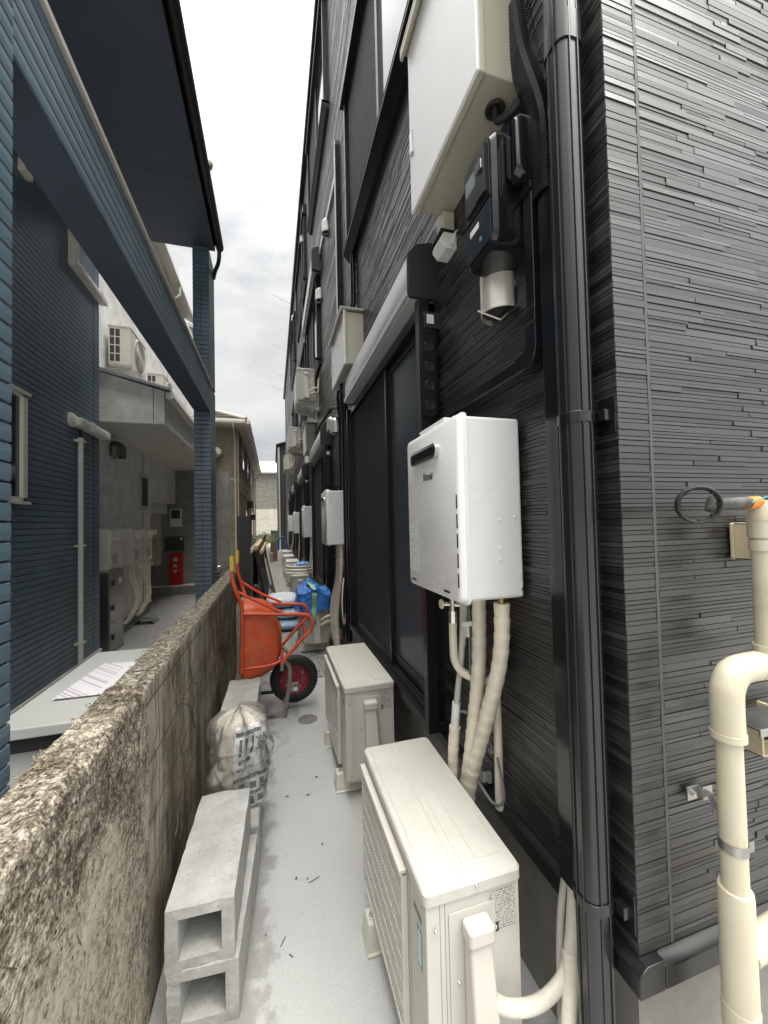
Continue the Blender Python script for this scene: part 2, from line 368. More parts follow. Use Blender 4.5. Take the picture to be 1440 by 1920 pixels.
def mat_oldwall(name, rough_part):
    m, nt, b, out = newmat(name); L = nt.links.new
    tc = nd(nt, 'TexCoord'); v = tc.outputs['Object']
    n = nd(nt, 'TexNoise', i_Scale=3.2 if rough_part else 2.4, i_Detail=11, i_Roughness=.7); L(v, n.inputs['Vector'])
    if rough_part:
        # pebbly exposed aggregate: sharp pale grains in a dark lichen-black matrix, calmer and paler low down
        f1 = nd(nt, 'TexNoise', i_Scale=150, i_Detail=4, i_Roughness=.7); L(v, f1.inputs['Vector'])
        f2 = nd(nt, 'TexNoise', i_Scale=42, i_Detail=6, i_Roughness=.75); L(v, f2.inputs['Vector'])
        f3 = nd(nt, 'TexNoise', i_Scale=6, i_Detail=8, i_Roughness=.7); L(v, f3.inputs['Vector'])
        s1 = nd(nt, 'Math', operation='MULTIPLY_ADD'); s1.inputs[1].default_value = 1.0; L(f1.outputs[0], s1.inputs[0])
        s2 = nd(nt, 'Math', operation='MULTIPLY_ADD'); s2.inputs[1].default_value = 1.1; L(f2.outputs[0], s2.inputs[0])
        s3 = nd(nt, 'Math', operation='MULTIPLY_ADD'); s3.inputs[1].default_value = .9; s3.inputs[2].default_value = -1.0; L(f3.outputs[0], s3.inputs[0])
        L(s3.outputs[0], s2.inputs[2]); L(s2.outputs[0], s1.inputs[2])
        r0 = ramp(nt, [(.27, (.040,.034,.026)), (.39, (.088,.074,.056)), (.48, (.175,.15,.115)), (.57, (.30,.265,.205)), (.66, (.45,.41,.33)), (.78, (.64,.60,.51))]); L(s1.outputs[0], r0.inputs[0])
        low = ramp(nt, [(.26, (.07,.06,.046)), (.38, (.20,.175,.135)), (.50, (.34,.305,.24)), (.66, (.47,.43,.35))]); L(s1.outputs[0], low.inputs[0])
        sp = nd(nt, 'SeparateXYZ'); L(v, sp.inputs[0])
        mz = nd(nt, 'MapRange'); mz.inputs[1].default_value = .70; mz.inputs[2].default_value = 1.02; L(sp.outputs[2], mz.inputs[0])
        a4 = nd(nt, 'Math', operation='ADD'); L(mz.outputs[0], a4.inputs[0]); L(n.outputs[0], a4.inputs[1])
        r6 = ramp(nt, [(.70, (0,0,0)), (1.0, (1,1,1))]); L(a4.outputs[0], r6.inputs[0])
        mx = nd(nt, 'MixRGB'); L(r6.outputs[0], mx.inputs[0]); L(low.outputs[0], mx.inputs[1]); L(r0.outputs[0], mx.inputs[2])
        # rust brown and black grains here and there
        w = nd(nt, 'TexVoronoi', i_Scale=60); L(v, w.inputs['Vector'])
        rw = ramp(nt, [(.20, (1,1,1)), (.26, (0,0,0))]); L(w.outputs['Distance'], rw.inputs[0])
        cw = nd(nt, 'SeparateXYZ'); L(w.outputs['Color'], cw.inputs[0]); gt = nd(nt, 'Math', operation='GREATER_THAN'); gt.inputs[1].default_value = .86; L(cw.outputs[0], gt.inputs[0])
        mw_ = nd(nt, 'Math', operation='MULTIPLY'); L(rw.outputs[0], mw_.inputs[0]); L(gt.outputs[0], mw_.inputs[1])
        cr = ramp(nt, [(0, (.02,.018,.016)), (.6, (.03,.027,.024)), (1, (.16,.07,.045))]); L(cw.outputs[1], cr.inputs[0])
        mg = nd(nt, 'MixRGB'); L(mw_.outputs[0], mg.inputs[0]); L(mx.outputs[0], mg.inputs[1]); L(cr.outputs[0], mg.inputs[2])
        L(mg.outputs[0], b.inputs['Base Color'])
        bp = nd(nt, 'Bump', i_Strength=.8, i_Distance=.007); L(s1.outputs[0], bp.inputs['Height']); L(bp.outputs[0], b.inputs['Normal'])
    else:
        mp = nd(nt, 'Mapping'); mp.inputs['Scale'].default_value = (1,1,.16); L(v, mp.inputs[0])
        n2 = nd(nt, 'TexNoise', i_Scale=9, i_Detail=10, i_Roughness=.7); L(mp.outputs[0], n2.inputs['Vector'])
        a = nd(nt, 'Math', operation='MULTIPLY_ADD'); a.inputs[1].default_value = .55; L(n2.outputs[0], a.inputs[0])
        a2 = nd(nt, 'Math', operation='MULTIPLY'); a2.inputs[1].default_value = .45; L(n.outputs[0], a2.inputs[0]); L(a2.outputs[0], a.inputs[2])
        r0 = ramp(nt, [(.36, (.045,.038,.03)), (.44, (.15,.13,.10)), (.52, (.32,.285,.225)), (.62, (.46,.425,.35))]); L(a.outputs[0], r0.inputs[0])
        # top strip: rough, lichen-flecked
        n3 = nd(nt, 'TexNoise', i_Scale=75, i_Detail=8, i_Roughness=.8); L(v, n3.inputs['Vector'])
        r3 = ramp(nt, [(.40, (.03,.027,.022)), (.48, (.13,.115,.09)), (.54, (.33,.30,.24)), (.62, (.62,.58,.48))]); L(n3.outputs[0], r3.inputs[0])
        sp = nd(nt, 'SeparateXYZ'); L(v, sp.inputs[0])
        mz = nd(nt, 'MapRange'); mz.inputs[1].default_value = 1.035; mz.inputs[2].default_value = 1.06; L(sp.outputs[2], mz.inputs[0])
        mx = nd(nt, 'MixRGB'); L(mz.outputs[0], mx.inputs[0]); L(r0.outputs[0], mx.inputs[1]); L(r3.outputs[0], mx.inputs[2])
        # block joints
        cb = nd(nt, 'CombineXYZ'); L(sp.outputs[1], cb.inputs[0]); L(sp.outputs[2], cb.inputs[1])
        br = nd(nt, 'TexBrick', i_Scale=1, i_Mortar_Size=.006, i_Brick_Width=.4, i_Row_Height=.2, i_Mortar_Smooth=.3, offset=0); L(cb.outputs[0], br.inputs['Vector'])
        mj = nd(nt, 'MixRGB'); mj.inputs[2].default_value = (.07,.058,.042,1); jm = nd(nt, 'Math', operation='MULTIPLY'); jm.inputs[1].default_value = .65; L(br.outputs['Fac'], jm.inputs[0]); L(jm.outputs[0], mj.inputs[0]); L(mx.outputs[0], mj.inputs[1])
        L(mj.outputs[0], b.inputs['Base Color'])
        sb = nd(nt, 'Math', operation='SUBTRACT'); L(n3.outputs[0], sb.inputs[0]); L(br.outputs['Fac'], sb.inputs[1])
        bp = nd(nt, 'Bump', i_Strength=.55, i_Distance=.006); L(sb.outputs[0], bp.inputs['Height']); L(bp.outputs[0], b.inputs['Normal'])
    b.inputs['Roughness'].default_value = .95; b.inputs['Specular IOR Level'].default_value = .2
    return m
M['wallrough'] = mat_oldwall('lichen_aggregate_mortar', True)
M['wallblock'] = mat_oldwall('stained_block_wall', False)
M['gravel'] = mat('grey_gravel_bed', (.27,.265,.25), .9, .35, 40, 1.0, 60)
def mat_stones():
    m, nt, b, out = newmat('gravel_stone'); L = nt.links.new
    g = nd(nt, 'NewGeometry'); r = ramp(nt, [(0, (.16,.16,.155)), (.5, (.33,.325,.31)), (1, (.52,.51,.49))])
    L(g.outputs['Random Per Island'], r.inputs[0]); L(r.outputs[0], b.inputs['Base Color']); b.inputs['Roughness'].default_value = .85
    return m
M['stones'] = mat_stones()
M['earth'] = mat_concrete('ground_surface', (.22,.215,.2), (.3,.29,.27), (.16,.15,.13), .3, 20, False, .5)
def mat_tarp(name, c0, c1, rough=.35):
    m, nt, b, out = newmat(name); L = nt.links.new
    v = coords(nt); n = nd(nt, 'TexNoise', i_Scale=7, i_Detail=6, i_Distortion=1.0); L(v, n.inputs['Vector'])
    r = ramp(nt, [(.3, c0), (.7, c1)]); L(n.outputs[0], r.inputs[0]); L(r.outputs[0], b.inputs['Base Color'])
    n2 = nd(nt, 'TexNoise', i_Scale=16, i_Detail=3, i_Distortion=1.5); L(v, n2.inputs['Vector'])
    bp = nd(nt, 'Bump', i_Strength=.6, i_Distance=.02); L(n2.outputs[0], bp.inputs['Height']); L(bp.outputs[0], b.inputs['Normal'])
    b.inputs['Roughness'].default_value = rough
    return m
M['blue'] = mat_tarp('blue_tarpaulin', (.015,.10,.42), (.07,.26,.68))
M['paleblue'] = mat_tarp('pale_blue_sheet', (.08,.22,.52), (.2,.38,.7), .3)
M['sackwhite'] = mat_tarp('white_woven_sack', (.5,.53,.58), (.68,.7,.72), .5)
M['sackblue'] = mat_tarp('pale_blue_sack', (.26,.40,.56), (.46,.58,.68), .5)
M['greentape'] = mat_tarp('clear_green_tape', (.22,.48,.24), (.36,.6,.38), .25)
M['sackbeige'] = mat_tarp('beige_paper_sack', (.56,.50,.41), (.68,.62,.53), .55)
M['sackprint'] = mat_tarp('white_print_sack', (.82,.82,.81), (.88,.88,.87), .45)
def mat_film():
    m, nt, b, out = newmat('clear_plastic_film'); L = nt.links.new
    nt.nodes.remove(b)
    v = coords(nt); n = nd(nt, 'TexNoise', i_Scale=9, i_Detail=5, i_Distortion=2.0); L(v, n.inputs['Vector'])
    n2 = nd(nt, 'TexVoronoi', i_Scale=14, feature='SMOOTH_F1'); L(n.outputs[1], n2.inputs['Vector'])
    bp = nd(nt, 'Bump', i_Strength=.5, i_Distance=.03); L(n.outputs[0], bp.inputs['Height'])
    tr = nd(nt, 'BsdfTransparent'); gl = nd(nt, 'BsdfGlossy'); gl.inputs['Roughness'].default_value = .12; gl.inputs['Color'].default_value = (1,1,1,1)
    L(bp.outputs[0], gl.inputs['Normal'])
    df = nd(nt, 'BsdfDiffuse'); df.inputs['Color'].default_value = (.85,.85,.83,1)
    fr = nd(nt, 'Fresnel'); fr.inputs['IOR'].default_value = 1.45; L(bp.outputs[0], fr.inputs['Normal'])
    mx = nd(nt, 'MixShader'); L(fr.outputs[0], mx.inputs[0]); L(tr.outputs[0], mx.inputs[1]); L(gl.outputs[0], mx.inputs[2])
    m2 = nd(nt, 'MixShader'); m2.inputs[0].default_value = .12; L(mx.outputs[0], m2.inputs[1]); L(df.outputs[0], m2.inputs[2])
    L(m2.outputs[0], out.inputs[0])
    return m
M['film'] = mat_film()
def mat_glass(name, tint, alpha):
    m, nt, b, out = newmat(name); L = nt.links.new
    v = coords(nt); n = nd(nt, 'TexNoise', i_Scale=3, i_Detail=4); L(v, n.inputs['Vector'])
    b.inputs['Base Color'].default_value = (*tint,1); b.inputs['Roughness'].default_value = .06; b.inputs['Specular IOR Level'].default_value = .8
    bp = nd(nt, 'Bump', i_Strength=.05, i_Distance=.02); L(n.outputs[0], bp.inputs['Height']); L(bp.outputs[0], b.inputs['Normal'])
    if alpha < 1:
        tr = nd(nt, 'BsdfTransparent'); tr.inputs[0].default_value = (.62,.68,.72,1)
        fr = nd(nt, 'Fresnel'); fr.inputs['IOR'].default_value = 1.5
        gl = nd(nt, 'BsdfGlossy'); gl.inputs['Roughness'].default_value = .05; L(bp.outputs[0], gl.inputs['Normal'])
        mx = nd(nt, 'MixShader'); L(fr.outputs[0], mx.inputs[0]); L(tr.outputs[0], mx.inputs[1]); L(gl.outputs[0], mx.inputs[2])
        gl.inputs['Roughness'].default_value = .16; df = nd(nt, 'BsdfDiffuse'); df.inputs[0].default_value = (.10,.125,.15,1); m3 = nd(nt, 'MixShader'); m3.inputs[0].default_value = .45; L(mx.outputs[0], m3.inputs[1]); L(df.outputs[0], m3.inputs[2]); L(m3.outputs[0], out.inputs[0])
    return m
M['glass'] = mat_glass('window_glass', (.03,.04,.05), 1)
M['clearglass'] = mat_glass('clear_window_glass', (.03,.04,.05), .3)
def mat_print(name, base, ink, sx=(1,1,1), scale=110, thr=.5):
    """a printed rating plate: rows of broken dark print on a pale ground"""
    m, nt, b, out = newmat(name); L = nt.links.new
    tc = nd(nt, 'TexCoord'); sp = nd(nt, 'SeparateXYZ'); L(tc.outputs['Object'], sp.inputs[0])
    d = nd(nt, 'Math', operation='MULTIPLY'); d.inputs[1].default_value = 1/.0062; L(sp.outputs[2], d.inputs[0])
    fl = nd(nt, 'Math', operation='FLOOR'); L(d.outputs[0], fl.inputs[0]); fr = nd(nt, 'Math', operation='FRACT'); L(d.outputs[0], fr.inputs[0])
    ad = nd(nt, 'Math', operation='ADD'); L(sp.outputs[0], ad.inputs[0]); L(sp.outputs[1], ad.inputs[1])
    sc = nd(nt, 'Math', operation='MULTIPLY'); sc.inputs[1].default_value = scale; L(ad.outputs[0], sc.inputs[0])
    cb = nd(nt, 'CombineXYZ'); L(sc.outputs[0], cb.inputs[0]); fm = nd(nt, 'Math', operation='MULTIPLY'); fm.inputs[1].default_value = 7.3; L(fl.outputs[0], fm.inputs[0]); L(fm.outputs[0], cb.inputs[1])
    n = nd(nt, 'TexNoise', i_Scale=1.6, i_Detail=3); L(cb.outputs[0], n.inputs['Vector'])
    g1 = nd(nt, 'Math', operation='GREATER_THAN'); g1.inputs[1].default_value = thr; L(n.outputs[0], g1.inputs[0])
    g2 = nd(nt, 'Math', operation='GREATER_THAN'); g2.inputs[1].default_value = .42; L(fr.outputs[0], g2.inputs[0])
    mu = nd(nt, 'Math', operation='MULTIPLY'); L(g1.outputs[0], mu.inputs[0]); L(g2.outputs[0], mu.inputs[1])
    mx = nd(nt, 'MixRGB'); mx.inputs[1].default_value = (*base,1); mx.inputs[2].default_value = (*ink,1); L(mu.outputs[0], mx.inputs[0]); L(mx.outputs[0], b.inputs['Base Color'])
    b.inputs['Roughness'].default_value = .45
    return m
M['plate'] = mat_print('rating_plate_print', (.52,.50,.45), (.13,.13,.13), scale=190)
M['wprint'] = mat_print('heater_print', (.78,.78,.77), (.3,.3,.3), thr=.45)
M['poster'] = mat_print('poster_print', (.74,.74,.76), (.55,.42,.5), scale=30, thr=.56)
def mat_leaf(name, c0, c1):
    m, nt, b, out = newmat(name); L = nt.links.new
    g = nd(nt, 'NewGeometry'); r = ramp(nt, [(0, c0), (1, c1)]); L(g.outputs['Random Per Island'], r.inputs[0]); L(r.outputs[0], b.inputs['Base Color']); b.inputs['Roughness'].default_value = .6
    return m
M['leaf'] = mat_leaf('bright_leaf', (.05,.10,.02), (.16,.22,.05))
M['vine'] = mat('dry_vine_stem', (.10,.075,.05), .9, .5, 30)
M['twig'] = mat('dry_twig', (.20,.16,.11), .9, .5, 30)
# ============================================================ camera, sky, sun
cam = bpy.data.cameras.new('camera'); co = bpy.data.objects.new('camera', cam); COL.objects.link(co)
cam.sensor_fit = 'HORIZONTAL'; cam.sensor_width = 36; cam.lens = 18; cam.clip_end = 2000; cam.clip_start = .02
rx, up, fw = Vector((.9601,-.2775,-.0220)), Vector((.0139,-.0328,.9994)), Vector((.2781,.9602,.0276))
up = (up - fw*up.dot(fw)).normalized(); fw.normalize(); rx = fw.cross(up)
mw = Matrix.Identity(4)
for i, a in enumerate((rx, up, -fw)):
    for k in range(3): mw[k][i] = a[k]
mw.translation = (0, 0, 1.59)
co.matrix_world = mw; S.camera = co

w = bpy.data.worlds.new('World'); S.world = w; w.use_nodes = True
nt = w.node_tree; nt.nodes.clear(); L = nt.links.new
out = nd(nt, 'OutputWorld'); bg = nd(nt, 'Background'); L(bg.outputs[0], out.inputs[0])
sky = nd(nt, 'TexSky', sky_type='NISHITA', sun_disc=False, sun_elevation=R(60), sun_rotation=R(128), air_density=1, dust_density=2, ozone_density=1)
tc = nd(nt, 'TexCoord'); mp = nd(nt, 'Mapping'); mp.inputs['Scale'].default_value = (1,1,2.6); L(tc.outputs['Generated'], mp.inputs[0])
n1 = nd(nt, 'TexNoise', i_Scale=2.3, i_Detail=9, i_Roughness=.58, i_Distortion=.35); L(mp.outputs[0], n1.inputs['Vector'])
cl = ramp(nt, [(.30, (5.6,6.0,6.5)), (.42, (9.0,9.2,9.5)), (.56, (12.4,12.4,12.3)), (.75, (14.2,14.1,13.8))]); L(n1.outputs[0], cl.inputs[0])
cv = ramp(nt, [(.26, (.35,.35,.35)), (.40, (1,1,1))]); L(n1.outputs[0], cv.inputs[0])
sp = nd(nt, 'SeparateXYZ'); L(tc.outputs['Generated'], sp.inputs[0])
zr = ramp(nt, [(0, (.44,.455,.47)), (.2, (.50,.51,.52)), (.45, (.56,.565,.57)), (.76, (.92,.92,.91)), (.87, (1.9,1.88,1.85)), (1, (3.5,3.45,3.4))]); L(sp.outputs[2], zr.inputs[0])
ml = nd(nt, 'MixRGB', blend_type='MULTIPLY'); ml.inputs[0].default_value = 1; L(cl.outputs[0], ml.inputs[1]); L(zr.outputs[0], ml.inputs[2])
# the veiled sun brightens the cloud around it
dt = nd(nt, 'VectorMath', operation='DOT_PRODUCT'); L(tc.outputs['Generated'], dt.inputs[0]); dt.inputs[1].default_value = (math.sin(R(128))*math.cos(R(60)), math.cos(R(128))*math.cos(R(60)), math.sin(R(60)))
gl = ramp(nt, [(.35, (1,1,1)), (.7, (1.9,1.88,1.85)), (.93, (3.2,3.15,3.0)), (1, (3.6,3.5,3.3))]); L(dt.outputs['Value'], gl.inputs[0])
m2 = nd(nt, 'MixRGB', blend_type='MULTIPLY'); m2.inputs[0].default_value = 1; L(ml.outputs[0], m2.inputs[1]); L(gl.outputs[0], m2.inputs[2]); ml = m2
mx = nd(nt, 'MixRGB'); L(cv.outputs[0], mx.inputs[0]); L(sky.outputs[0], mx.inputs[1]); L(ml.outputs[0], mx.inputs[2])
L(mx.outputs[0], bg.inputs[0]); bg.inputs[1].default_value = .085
sun = bpy.data.lights.new('sun', 'SUN'); sun.energy = .6; sun.angle = R(16); sun.color = (1,.96,.9)
so = bpy.data.objects.new('sun', sun); COL.objects.link(so)
el, az = R(60), R(128)
sd = Vector((math.sin(az)*math.cos(el), math.cos(az)*math.cos(el), math.sin(el)))
so.rotation_euler = sd.to_track_quat('Z', 'Y').to_euler()
S.view_settings.view_transform = 'Standard'; S.view_settings.look = 'None'; S.view_settings.gamma = 1; S.view_settings.exposure = .54
S.render.engine = 'CYCLES'; S.cycles.use_denoising = True; S.cycles.max_bounces = 8; S.cycles.transparent_max_bounces = 16

# ============================================================ ground
struct(MB().box(-150, 150, -60, 300, -.9, -.30).build('ground', M['earth']))
struct(MB().box(-12, -.53, -6, 14.5, -.32, -.26).build('neighbour_paving', M['paving']))
struct(MB().box(-.405, .86, -3, 4.055, -.3, 0).build('concrete_path', M['slab']))
struct(MB().box(-.405, .86, 4.058, 30, -.3, -.012).build('gravel_path', M['gravel']))
struct(MB().box(.862, 9, -3, .74, -.3, -.004).build('front_yard_slab', M['paving']))
m = MB()
for i in range(7000):
    y = 4.07 + 14*(rnd.random()**1.7); x = rnd.uniform(-.39, .84); s = rnd.uniform(.006, .016)*(1 + .04*(y-4))
    c = Vector((x, y, -.012 + s*.25)); a = rnd.random()*6.28
    ax = Vector((math.cos(a), math.sin(a), 0))*s; bx_ = Vector((-math.sin(a), math.cos(a), 0))*s*rnd.uniform(.5, .9); h = Vector((rnd.uniform(-.3,.3)*s, 0, s*rnd.uniform(.4, .7)))
    m.add([c-ax, c-bx_, c+ax, c+bx_, c+h, c+h*.8+ax*.3], [(0,1,4),(1,2,5),(1,5,4),(2,3,5),(3,4,5),(3,0,4)])
stuff(m.build('gravel', M['stones'], recalc=False), 'loose grey gravel covering the far part of the alley', 'gravel')
cover = tag(MB().lathe([(0,.003), (.074,.003), (.078,0), (.078,-.004)], (.25, 3.235, .002), 'z', 32).build('drain_cover', mat('dark_cover_iron', (.16,.155,.145), .7, .2, 12, .2, 50), smooth=40),
            'small round dark drain cover set in the concrete path', 'drain cover')

# ============================================================ black slate-clad apartment block
bb = T('apartment_building', 'three storey block clad in black slate strip siding with black framed windows', 'building', (.86, .8, 0))
rows = []; z = .575
while z < 9.3:
    h = rnd.choice((.0075, .009, .011, .0125, .014, .0155, .018)); rows.append((z, z+h)); z += h + .0020
WIN = [(1.80, 2.47, .72, 2.66)]
def strip(m, axis, u, L_, zb, zt, d, t, back):
    o0, o1 = d + t, d - t
    if axis == 'y':   # wall in plane X=.80 facing -X, u runs along Y
        P = lambda uu, zz, oo: (.80 - oo, uu, zz)
    else:             # wall in plane Y=.724 facing -Y
        P = lambda uu, zz, oo: (uu, .724 - oo, zz)
    vs = [P(u,zb,o0), P(u+L_,zb,o0), P(u+L_,zt,o1), P(u,zt,o1), P(u,zb-.001,-back), P(u+L_,zb-.001,-back), P(u+L_,zt+.001,-back), P(u,zt+.001,-back)]
    m.add(vs, [(0,1,2,3), (4,5,1,0), (3,2,6,7), (0,3,7,4), (1,5,6,2)])
sd_, fr_ = MB(), MB()
corner = MB()
for zb, zt in rows:
    near = True; u = .724 + .07
    # corner pieces wrap round the edge
    for a in ((zb, zt),) if zt-zb < .017 or rnd.random() < .5 else ((zb, zb+(zt-zb)*.45), (zb+(zt-zb)*.5, zt)):
        d = rnd.choice((.0008, .0018, .0028)); 
        strip(sd_, 'y', .724 - d*.3, .0695 + d*.3, a[0], a[1], d, rnd.uniform(-.0003,.0003), .0036)
        strip(fr_, 'x', .80 - d*.3, .0945 + d*.3, a[0], a[1], d, rnd.uniform(-.0003,.0003), .0036)
    while u < 24:
        Ln = rnd.uniform(.12, .55) if u < 3.8 else rnd.uniform(.35, 1.3) if u < 10 else rnd.uniform(1.5, 4)
        if u + Ln > 24: Ln = 24 - u
        skip = False
        for y0, y1, z0, z1 in WIN:
            if zt > z0 and zb < z1:
                if u < y0 < u + Ln: Ln = y0 - u
                if y0 <= u < y1: u = y1; skip = True; break
        if skip: continue
        if Ln < .01: u += .01; continue
        if zt - zb > .0135 and rnd.random() < .3 and u < 5:
            zm = zb + (zt-zb)*rnd.uniform(.4, .6)
            strip(sd_, 'y', u, Ln, zb, zm - .0006, rnd.choice((0,.0012,.0022)), rnd.uniform(-.0003,.0003), .0036); strip(sd_, 'y', u, Ln, zm + .0006, zt, rnd.choice((0,.0012,.0022)), rnd.uniform(-.0003,.0003), .0036)
        else: strip(sd_, 'y', u, Ln, zb, zt, rnd.choice((0,.001,.002,.0028)), rnd.uniform(-.0004,.0004), .0036)
        u += Ln
    u = .906
    while u < 2.9:
        Ln = min(rnd.uniform(.08, .42), 2.9 - u)
        if zt - zb > .0135 and rnd.random() < .4:
            zm = zb + (zt-zb)*rnd.uniform(.4, .6)
            strip(fr_, 'x', u, Ln, zb, zm - .0006, rnd.choice((0,.0012,.0022)), rnd.uniform(-.0003,.0003), .0036); strip(fr_, 'x', u, Ln, zm + .0006, zt, rnd.choice((0,.0012,.0022)), rnd.uniform(-.0003,.0003), .0036)
        else: strip(fr_, 'x', u, Ln, zb, zt, rnd.choice((0,.001,.002,.0028)), rnd.uniform(-.0004,.0004), .0036)
        u += Ln
sd_.build('side_siding', M['siding'], bb, recalc=False); fr_.build('front_siding', M['siding'], bb, recalc=False)
core = MB()
y0, y1, z0, z1 = WIN[0]
core.box(.8035, 3.0, .7275, y0, .56, 9.28).box(.806, 3.0, y1, 24, .56, 9.28).box(.806, 3.0, y0, y1, .56, z0).box(.806, 3.0, y0, y1, z1, 9.28).box(1.6, 3.0, y0, y1, z0, z1)
core.build('core_wall', M['groove'], bb, recalc=False)
MB().box(.896, .905, .7215, .729, .575, 9.28).build('caulk_joint', M['caulk'], bb)
MB().box(.845, 2.98, .77, 23.9, -.3, .52).build('foundation', M['found'], bb)
# base flashing: folded metal drip all round the corner
f = MB()
f.prism([(.80,.572), (.775,.553), (.775,.505), (.85,.505), (.85,.572)], 'y', .70, 24)
f.prism([(.726,.572), (.70,.553), (.70,.505), (.77,.505), (.77,.572)], 'x', .852, 3.0)
f.build('base_flashing', M['frame'], bb, bevel=.003)
MB().box(.70, 3.1, .62, 24.1, 9.28, 9.42).build('roof_edge', M['frame'], bb, bevel=.01)
# the room behind the clear pane
MB().box(.81, 1.6, y0+.001, y1-.001, z0-.02, z0+.001).build('inner_sill', mat('room_floor', (.16,.13,.1), .6), bb)

def ground_window(k, y):
    """full height sliding window with shutter box above"""
    fr = MB()
    Y0, Y1, Z0, Z1 = y, y+1.9, .62, 2.69
    fr.box(.725,.80,Y0,Y0+.055,Z0,Z1).box(.725,.80,Y1-.06,Y1,Z0,Z1).box(.725,.80,Y0,Y1,Z1-.06,Z1)
    fr.box(.70,.80,Y0-.03,Y1+.03,Z0-.045,Z0).box(.735,.80,Y0+.055,Y1-.06,Z0,Z0+.03).box(.75,.758,Y0+.055,Y1-.06,Z0+.03,Z0+.045).box(.772,.78,Y0+.055,Y1-.06,Z0+.03,Z0+.045)
    fr.box(.70,.725,Y0-.012,Y0+.02,Z0,Z1)
    win = fr.build('window', M['frame'], bb, bevel=.003)
    ym = Y0 + .70
    sa = MB().box(.762,.795,ym-.02,ym+.035,Z0+.03,Z1-.06).box(.765,.79,Y0+.055,ym,Z0+.03,Z0+.11).box(.765,.79,Y0+.055,Y0+.085,Z0+.03,Z1-.06).box(.765,.79,Y0+.055,ym,Z1-.11,Z1-.06)
    sa.box(.742,.762,ym+.0,Y1-.06,Z0+.03,Z0+.08).box(.742,.762,Y1-.1,Y1-.06,Z0+.08,Z1-.06).box(.742,.762,ym,ym+.03,Z0+.08,Z1-.06)
    sa.build('sash', M['frame'], win, bevel=.002)
    MB().box(.775,.779,Y0+.085,ym-.02,Z0+.11,Z1-.11).build('pane', M['clearglass'] if k == 0 else M['glass'], win)
    MB().box(.750,.752,ym+.03,Y1-.1,Z0+.08,Z1-.06).build('insect_screen', M['mesh'], win)
    sb = MB().prism([(.80,2.70), (.668,2.70), (.655,2.725), (.655,2.90), (.69,2.945), (.80,2.97)], 'y', Y0-.015, Y1-.18)
    sb.box(.645,.668,Y0-.01,Y1-.18,2.705,2.735)
    sb.build('shutter_box', M['shutter'], win, bevel=.003)
    cp = MB().prism([(.803,2.69), (.655,2.69), (.648,2.72), (.648,2.905), (.69,2.955), (.803,2.985)], 'y', Y0-.035, Y0-.014)
    cp.build('end_cap', M['cap'], win, bevel=.003)
    MB().prism([(.803,2.69), (.655,2.69), (.648,2.72), (.648,2.905), (.69,2.955), (.803,2.985)], 'y', Y1-.181, Y1-.16).build('end_cap', M['cap'], win, bevel=.003)
    MB().box(.70,.755,Y0-.03,Y0-.008,.62,2.69).build('guide_rail', M['frame'], win, bevel=.003); MB().box(.70,.755,Y1-.03,Y1+.0,.62,2.69).build('guide_rail', M['frame'], win, bevel=.003)
for k, y in enumerate((1.76, 5.37, 8.95, 12.5, 16.1)): ground_window(k, y)
def upper_window(y0, y1, z0, z1, out=.70):
    fr = MB()
    fr.box(out,.80,y0-.04,y1+.02,z0-.04,z0).prism([(.80,z0-.10),(out+.06,z0-.10),(out,z0-.03),(out,z0-.002),(.80,z0-.002)], 'y', y0-.04, y1+.02)
    fr.box(out,.80,y0-.04,y1+.05,z1,z1+.035).box(out+.03,.80,y0-.04,y1+.05,z1+.035,z1+.22).box(.73,.80,y1-.045,y1,z0,z1).box(.73,.80,y0,y0+.045,z0,z1)
    win = fr.build('window', M['frame'], bb, bevel=.003)
    ym = y0 + (y1-y0)*.47
    MB().box(.755,.795,ym-.025,ym+.025,z0,z1).box(.76,.79,y0+.045,y1-.045,z0,z0+.05).box(.76,.79,y0+.045,y1-.045,z1-.05,z1).build('sash', M['frame'], win, bevel=.002)
    MB().box(.776,.779,y0+.045,ym-.025,z0+.05,z1-.05).build('pane', M['glass'], win)
    MB().box(.768,.770,ym+.025,y1-.045,z0+.05,z1-.05).build('insect_screen', M['mesh'], win)
upper_window(1.55, 3.66, 4.27, 5.76)
upper_window(5.0, 7.3, 7.25, 8.75)
upper_window(8.45, 11.3, 7.0, 8.45)
upper_window(12.6, 15.2, 6.9, 8.3)
upper_window(8.6, 10.3, 4.2, 5.6)
upper_window(12.3, 14.4, 4.2, 5.6)
upper_window(6.25, 8.1, 4.3, 5.6)
# second-floor shutter housing beyond
sb = MB().prism([(.80,5.68), (.66,5.70), (.66,5.93), (.70,5.97), (.80,6.0)], 'y', 6.1, 8.3); sb.build('shutter_housing', M['shutter'], bb, bevel=.004)
MB().prism([(.80,5.62), (.645,5.64), (.645,5.95), (.69,6.0), (.80,6.02)], 'y', 6.03, 6.1).build('end_cap', M['cap'], bb, bevel=.004)
# vertical trims near the roof line
MB().box(.74,.80,6.0,6.12,8.9,9.28).box(.745,.80,9.1,9.2,5.7,9.28).build('wall_trim', M['frame'], bb, bevel=.004)
# ============================================================ things fixed to the black block
def polybox(m, pts, ax, a, b): return m.prism(pts, ax, a, b)
